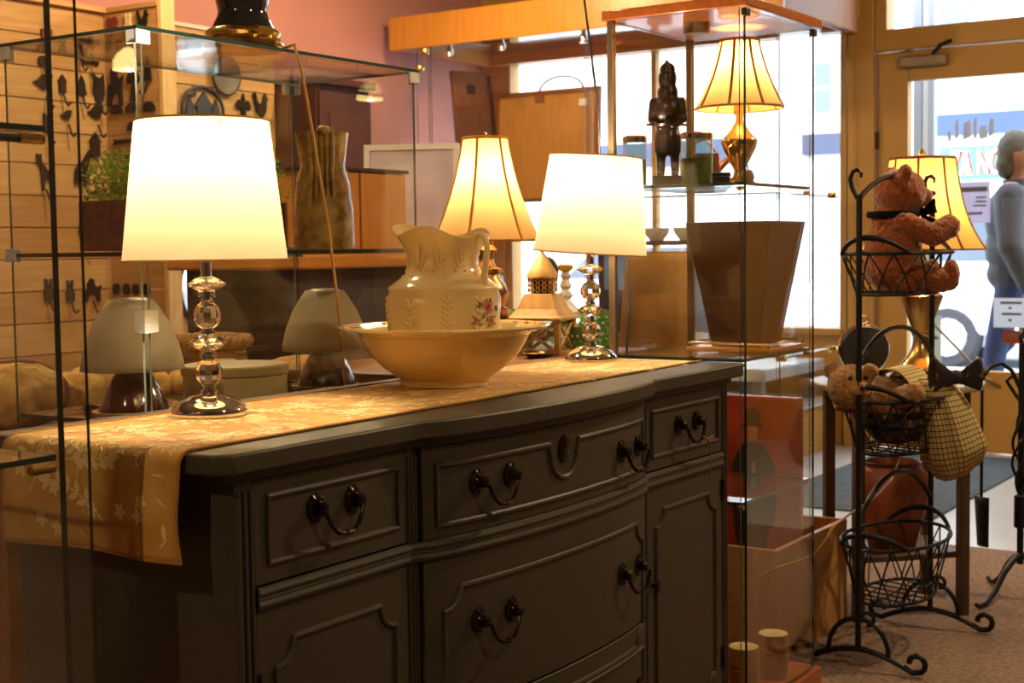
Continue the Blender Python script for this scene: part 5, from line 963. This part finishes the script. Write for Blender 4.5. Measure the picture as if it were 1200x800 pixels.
# ================================================================== plank display wall and its iron pieces
t = thing('plank_display', 'pine plank display wall hung with black iron figures', 'display wall', (5.0, 5.4, 0)); rr = random.Random(11); PH = .146
for f, (a0, a1) in {'A': (3.62, 4.66), 'C': (4.73, 5.83)}.items():
    for k in range(16):
        z0 = .012+PH*k; z1 = min(2.34, z0+PH-.005)
        obj('plank', MB().box(a0, a1, 5.40+rr.uniform(0, .004), 5.425, z0, z1), PINE if rr.random() < .55 else PINE2, t, world=True, bevel=.002)
for k in range(16):
    z0 = .012+PH*k; obj('plank', MB().box(4.66+rr.uniform(0, .004), 4.685, 5.03, 5.40, z0, min(2.34, z0+PH-.005)), PINE_Y, t, world=True, bevel=.002)
obj('backing', MB().box(3.62, 5.85, 5.425, 5.44, 0, 2.34), PINE_Y, t, world=True); obj('end_post', MB().box(4.652, 4.735, 5.0, 5.03, 0, 2.39), wood('pale_end_post', '#d6b27c', '#c7a06a', 'z', .6), t, world=True, bevel=.003); obj('top_cap', MB().box(3.62, 4.66, 5.37, 5.44, 2.34, 2.365), PINE, t, world=True, bevel=.003); obj('top_cap', MB().box(4.735, 5.85, 5.39, 5.44, 2.34, 2.362), mat('white_cap', '#c9beb0', .6), t, world=True, bevel=.003); obj('top_cap', MB().box(4.65, 4.74, 5.03, 5.40, 2.34, 2.365), PINE_Y, t, world=True, bevel=.003)
def arc(cx, cy, r, a0, a1, n=8, ry=None): return [(cx+r*cos(rad(a0+(a1-a0)*i/n)), cy+(ry or r)*sin(rad(a0+(a1-a0)*i/n))) for i in range(n+1)]
SHP = {
 'bird': [(-.5, .02), (-.30, .12), (-.12, .30), (.05, .36), (.18, .34), (.34, .26), (.22, .20), (.20, .02), (.08, -.16), (-.08, -.22), (-.28, -.12)],
 'owl': [(-.32, .5), (-.2, .42), (0, .38), (.2, .42), (.32, .5), (.34, .2), (.36, -.1), (.22, -.42), (.0, -.5), (-.22, -.42), (-.36, -.1), (-.34, .2)],
 'house': [(-.32, -.45), (.32, -.45), (.32, .12), (.45, .12), (0, .5), (-.45, .12), (-.32, .12)],
 'heart': [(0, -.5), (.4, -.05), (.5, .22), (.36, .42), (.16, .42), (0, .25), (-.16, .42), (-.36, .42), (-.5, .22), (-.4, -.05)],
 'rooster': [(-.5, .4), (-.36, .5), (-.25, .2), (-.05, .08), (.1, .2), (.18, .42), (.3, .5), (.34, .36), (.46, .3), (.34, .22), (.3, -.1), (.1, -.3), (.12, -.5), (-.08, -.5), (-.05, -.3), (-.3, -.15)],
 'rabbit': [(-.3, -.5), (.3, -.5), (.34, -.1), (.2, .1), (.26, .5), (.12, .48), (.04, .14), (-.04, .14), (-.12, .48), (-.26, .5), (-.2, .1), (-.34, -.1)],
 'deer': [(-.45, .5), (-.3, .42), (-.22, .5), (-.2, .28), (-.05, .2), (.1, .06), (.4, .1), (.46, -.02), (.4, -.5), (.3, -.5), (.26, -.2), (-.05, -.18), (-.1, -.5), (-.2, -.5), (-.22, -.05), (-.3, .2), (-.42, .18)],
 'cat': [(-.45, -.5), (-.4, -.1), (-.2, .1), (-.05, .14), (.1, .28), (.3, .5), (.42, .46), (.36, .3), (.3, .16), (.2, -.05), (.22, -.3), (.34, -.5)],
 'arch': arc(0, -.3, .5, 0, 180, 10, .62),
 'bell': [(-.4, -.4), (.4, -.4), (.3, -.15), (.26, .15), (.1, .38), (0, .5), (-.1, .38), (-.26, .15), (-.3, -.15)],
 'bar': [(-.5, -.1), (-.42, .0), (-.5, .12), (-.3, .08), (.3, .08), (.5, .12), (.42, 0), (.5, -.1), (.3, -.06), (-.3, -.06)],
 'disc': arc(0, 0, .5, 0, 345, 22), 'rider': [(-.5, -.5), (-.45, -.05), (-.2, .05), (-.25, .25), (-.1, .5), (.08, .46), (.12, .2), (.3, .1), (.5, .2), (.4, -.1), (.42, -.5), (.25, -.5), (.2, -.2), (-.2, -.2), (-.3, -.5)],
 'fleur': [(0, .5), (.1, .3), (.06, .15), (.3, .3), (.46, .12), (.36, -.02), (.2, .06), (.1, -.05), (.24, -.5), (-.24, -.5), (-.1, -.05), (-.2, .06), (-.36, -.02), (-.46, .12), (-.3, .3), (-.06, .15), (-.1, .3)],
 'spatula': [(-.05, .5), (.05, .5), (.05, .0), (.4, -.05), (.3, -.4), (0, -.5), (-.3, -.4), (-.4, -.05), (-.05, 0)],
}
RUST = mat('rust_red_iron', '#6e2418', .6); WHITEIRON = mat('white_painted_iron', '#cbb690', .6); BLUEIRON = mat('blue_black_iron', '#242a38', .5)
def iron(shape, face, u, z, wx, hz, label, hook=True, m_=None, cat='wall hook'):
    Mf = frame((1,0,0), (0,0,1), (u, 5.3955, z)) if face != 'B' else frame((0,-1,0), (0,0,1), (4.6565, u, z))   # local z points to the room
    tt = thing('iron_'+{'bar': 'rail', 'disc': 'plate', 'arch': 'half_round', 'rider': 'rider', 'fleur': 'sconce'}.get(shape, shape), label, cat, tuple(Mf.translation), group='iron pieces on the plank wall')
    obj('figure', MB().prism([(a*wx, b*hz) for a, b in SHP[shape]], Mf, .012), m_ or CASTIRON, tt, world=True, smooth=0)
    if hook:
        H = [(0, -hz*.45, .008), (0, -hz*.45-.02, .02), (0, -hz*.45-.045, .028), (0, -hz*.45-.06, .045), (0, -hz*.45-.045, .062)]
        obj('hook', MB().tube([Mf @ Vector(p) for p in H], .005, 6), m_ or CASTIRON, tt, world=True)
A = 'A'; B = 'B'; C_ = 'C'
iron('spatula', A, 4.316, 2.235, .075, .19, 'rust-red iron spatula shape high on the plank wall', False, RUST, 'ornament'); iron('bar', A, 4.565, 2.20, .11, .12, 'black iron bar hook just under the top of the planks'); iron('bell', A, 4.50, 2.15, .06, .08, 'small black iron bell hook below the bar hook'); iron('bar', A, 4.56, 2.10, .10, .11, 'black iron scroll bar hook above the owl', True)
iron('disc', A, 4.29, 2.08, .05, .05, 'small black iron disc hook above the long-tailed bird'); iron('bird', A, 4.30, 1.98, .13, .13, 'black iron bird hook with a long tail beside the disc hook'); iron('house', A, 4.395, 1.985, .055, .09, 'narrow black iron house hook next to the long-tailed bird'); iron('bell', A, 4.505, 1.985, .07, .10, 'black iron bell hook beside the owl'); iron('owl', A, 4.608, 1.98, .09, .14, 'black iron owl hook on the planks'); iron('bird', A, 4.595, 1.865, .12, .12, 'plump black iron bird hook under the owl'); iron('house', A, 4.575, 1.715, .08, .12, 'black iron birdhouse hook under the plump bird'); iron('bird', A, 4.42, 1.84, .08, .08, 'tiny black iron bird hook beside the plump bird'); iron('deer', A, 4.283, 1.575, .10, .17, 'black iron deer hook low on the planks'); iron('cat', A, 4.50, 1.61, .12, .16, 'black iron cat with raised tail above the planter'); iron('owl', A, 4.30, 1.80, .05, .09, 'tiny dark owl hook above the deer'); iron('cat', A, 4.51, 1.36, .10, .14, 'black iron cat hook behind the planter'); iron('rabbit', A, 4.28, 1.04, .08, .10, 'black iron rabbit hook near the cloth bundle'); iron('rabbit', A, 4.40, 1.03, .07, .10, 'smaller black iron rabbit hook beside the other rabbit'); iron('rider', A, 4.53, 1.03, .11, .11, 'black iron rider hook low on the planks by the corner')
iron('heart', B, 5.334, 2.275, .075, .10, 'rust-red iron heart in the corner of the plank wall', False, RUST, 'ornament'); iron('rabbit', B, 5.222, 2.275, .07, .10, 'white iron rabbit between the heart and the rooster', False, WHITEIRON, 'ornament'); iron('rooster', B, 5.123, 2.275, .08, .11, 'black iron rooster at the end of the plank partition', False, None, 'ornament'); iron('rider', B, 5.325, 2.0, .11, .20, 'large black iron horse rider in the plank corner', False, None, 'ornament'); iron('fleur', B, 5.20, 2.0, .09, .17, 'black iron fleur hook beside the horse rider'); iron('bell', B, 5.10, 2.05, .06, .12, 'slim black iron bell hook at the partition end')
for u, z, lb in ((5.322, 1.885, 'half-round black iron pull in the corner, upper row'), (5.216, 1.885, 'half-round black iron pull in the middle of the upper row'), (5.10, 1.885, 'half-round black iron pull at the partition end, upper row'), (5.208, 1.80, 'half-round black iron pull in the middle of the lower row'), (5.10, 1.80, 'half-round black iron pull at the partition end, lower row')): iron('arch', B, u, z, .085, .07, lb, False, None, 'drawer pull')
iron('bar', B, 5.27, 1.73, .16, .12, 'wide black iron rail hook, the upper of two', False); iron('bar', B, 5.27, 1.66, .16, .12, 'wide black iron rail hook, the lower of two', False); iron('bird', B, 5.10, 1.72, .06, .06, 'tiny black iron bird beside the rail hooks', False)
for k, (u, lb) in enumerate(((5.36, 'round black iron knob first in the row at the corner'), (5.29, 'round black iron knob second in the row from the corner'), (5.225, 'round black iron knob third in the row from the corner'), (5.155, 'round black iron knob last in the row from the corner'))): iron('disc', B, u, 1.03, .045, .055, lb, False, None, 'knob')
iron('rider', C_, 5.03, 1.965, .13, .22, 'black iron dog-shaped bracket beside the oval plaque', True); iron('fleur', C_, 5.575, 1.955, .12, .17, 'black iron fleur sconce nearer the oval plaque', True, None, 'sconce'); iron('rooster', C_, 5.71, 1.975, .12, .16, 'black iron rooster sconce beside the red-brown wardrobe', True, None, 'sconce'); iron('fleur', C_, 5.57, 1.05, .12, .20, 'black iron fleur hook low on the planks beside the mirror', True); iron('disc', C_, 5.57, 1.22, .09, .11, 'round black iron trivet above the low fleur hook', False, None, 'trivet'); iron('house', C_, 5.23, 2.27, .17, .09, 'black iron pagoda-roof plaque under the white cap', False, None, 'plaque')
t = thing('oval_plaque', 'oval blue-black iron plaque with a cut-out scene on the planks', 'plaque', (5.275, 5.39, 1.93)); obj('rim', MB().tube([(5.275+.145*cos(q*PI/18), 5.385, 1.93+.118*sin(q*PI/18)) for q in range(36)], .009, 8, closed=True), BLUEIRON, t, world=True)
for n_, s_, ox, oz, wx, hz in (('tower_shape', 'house', .01, -.01, .15, .21), ('tree_shape', 'bell', -.088, -.02, .10, .17), ('tree_shape', 'bell', .095, -.02, .09, .16), ('ground_shape', 'bar', 0, -.085, .22, .12), ('bird_shape', 'bird', -.06, .07, .07, .05)): obj(n_, MB().prism([(a*wx+ox, b*hz+oz) for a, b in SHP[s_]], frame((1,0,0), (0,0,1), (5.275, 5.393, 1.93)), .012), BLUEIRON, t, world=True, smooth=0)
t = thing('oval_mirror', 'round mirror in a dark frame low on the planks', 'mirror', (5.25, 5.39, 1.02)); obj('rim', MB().tube([(5.25+.17*cos(q*PI/18), 5.385, 1.02+.20*sin(q*PI/18)) for q in range(36)], .013, 8, closed=True), DARKWOOD, t, world=True); obj('glass', MB().prism([(.165*cos(q*PI/18), .195*sin(q*PI/18)) for q in range(36)], frame((1,0,0), (0,0,1), (5.25, 5.395, 1.02)), .006), mat('mirror_silver', (.7,.7,.72), .05, 1), t, world=True)
t = thing('plate', 'round pewter plate with a dark rim hanging above the oval plaque', 'plate', (5.44, 5.39, 2.12)); pl = MB().lathe([(0, .006), (.07, .008), (.095, .016), (.10, .016), (.09, .004), (0, 0)], 32); pl.v = [(x, -z-.004, y) for x, y, z in pl.v]; obj('plate', pl, mat('pewter', '#6d675c', .4, .6), t); obj('rim', MB().tube([(.1*cos(q*PI/16), -.018, .1*sin(q*PI/16)) for q in range(32)], .004, 6, closed=True), CASTIRON, t)
# wardrobe beside the planks and the cream framed things farther along
t = thing('wardrobe', 'tall dark red-brown wardrobe beside the plank wall', 'wardrobe', (6.05, 5.35, 0)); obj('body', MB().box(5.87, 6.32, 5.14, 5.60, .06, 2.10), DARKWOOD, t, world=True, bevel=.004); obj('door', MB().box(5.88, 6.31, 5.118, 5.138, .10, 2.06), DARKWOOD, t, world=True, bevel=.003); obj('door_panel', MB().box(5.95, 6.24, 5.108, 5.117, .2, 1.95), wood('wardrobe_panel', '#4f1c0e', '#3d130a', 'z', .75), t, world=True, bevel=.004); obj('cornice', MB().box(5.85, 6.34, 5.10, 5.61, 2.10, 2.14), DARKWOOD, t, world=True, bevel=.006); obj('plinth', MB().box(5.88, 6.31, 5.15, 5.59, 0, .06), DARKWOOD, t, world=True); obj('side_strip', MB().box(6.322, 6.40, 5.25, 5.60, 0, 2.12), mat('blue_painted_strip', '#6f8aa8', .6), t, world=True)
t = thing('mirror_frame', 'cream painted door-sized frame leaning beside the plank wall', 'frame', (3.5, 5.3, 0)); CF = mat('cream_frame_paint', '#c9b184', .6)
for bx_ in ((3.30, 3.60, 5.32, 5.36, 1.86, 1.95), (3.52, 3.60, 5.32, 5.36, .01, 1.86), (3.30, 3.36, 5.32, 5.36, .01, 1.86)): obj('frame_bar', MB().box(*bx_), CF, t, world=True, bevel=.004)
obj('panel', MB().box(3.36, 3.52, 5.345, 5.355, .02, 1.86), mat('dim_glass', '#4f4436', .2), t, world=True)
t = thing('plank_screen', 'plain brown wooden screen behind the cream frame', 'screen', (3.3, 5.45, 0)); obj('board', MB().box(2.6, 3.10, 5.44, 5.47, 0, 2.6), PINE_Y, t, world=True); obj('board', MB().box(3.105, 3.61, 5.44, 5.47, 0, 2.6), PINE_Y, t, world=True)
t = thing('walking_stick_stand', 'brown leather strap and canes hanging beside the cream frame', 'canes', (3.45, 5.2, 0)); obj('cane', MB().tube([(3.62, 5.28, .01), (3.56, 5.30, 1.3), (3.53, 5.30, 1.42), (3.50, 5.28, 1.38)], .014, 8), mat('cane_brown', '#6d351c', .4), t, world=True); obj('cane', MB().tube([(3.70, 5.26, .01), (3.60, 5.29, 1.38), (3.575, 5.29, 1.46), (3.55, 5.28, 1.42)], .014, 8), mat('cane_dark', '#3b2215', .4), t, world=True)
# ================================================================== ceiling lights, some of them added fill
def ceiling_light(label, x, y, e, z=2.82, col=WARM):
    t = thing('ceiling_light', label, 'light', (x, y, 3.0), group='ceiling lights of the shop'); obj('canopy', MB().lathe([(0, 0), (.06, 0), (.055, -.02), (0, -.022)], 24), WHITEPAINT, t); obj('stem', MB().tube([(0, 0, -.02), (0, 0, -.10)], .008, 8), WHITEPAINT, t); obj('reflector', MB().lathe([(.03, -.10), (.06, -.12), (.11, -.17)], 24, cap=False), WHITEPAINT, t, solid=.002); point(t, (0, 0, z-3.0), e, col, .06)
ceiling_light('white ceiling light over the table by the plank wall', 4.2, 4.25, BACK_W); ceiling_light('white ceiling light near the wardrobe', 6.0, 4.3, BACK_W*.8); ceiling_light('added ceiling fill light over the aisle before the sideboard', 1.9, -.6, FILL_W); ceiling_light('added ceiling fill light beside the end wall of the shop', -1.0, 1.4, FILL_W*1.5); ceiling_light('added ceiling fill light over the carpet by the rack', 5.0, .2, FILL_W*3); ceiling_light('white ceiling light over the glass cabinets', 2.4, 3.2, BACK_W*.7)  # aisle, end wall and rack fixtures are unseen, added as interior fill

t = thing('pendant_lamp', 'small glowing glass pendant lamp hanging in the far corner of the shop', 'lamp', (-.72, 4.86, 2.0)); obj('cord', MB().tube([(0, 0, .12), (0, 0, 1.0)], .004, 6), CORDB, t); obj('glass_shade', MB().lathe([(.07, 0), (.067, .035), (.05, .07), (.02, .095), (.010, .10)], 28, cap=False), emis('glowing_amber_glass', (1, .72, .25), 5), t); obj('bulb', MB().ell((0, 0, .022), (.022, .022, .028)), emis('pendant_bulb', (1, .85, .55), 40), t)
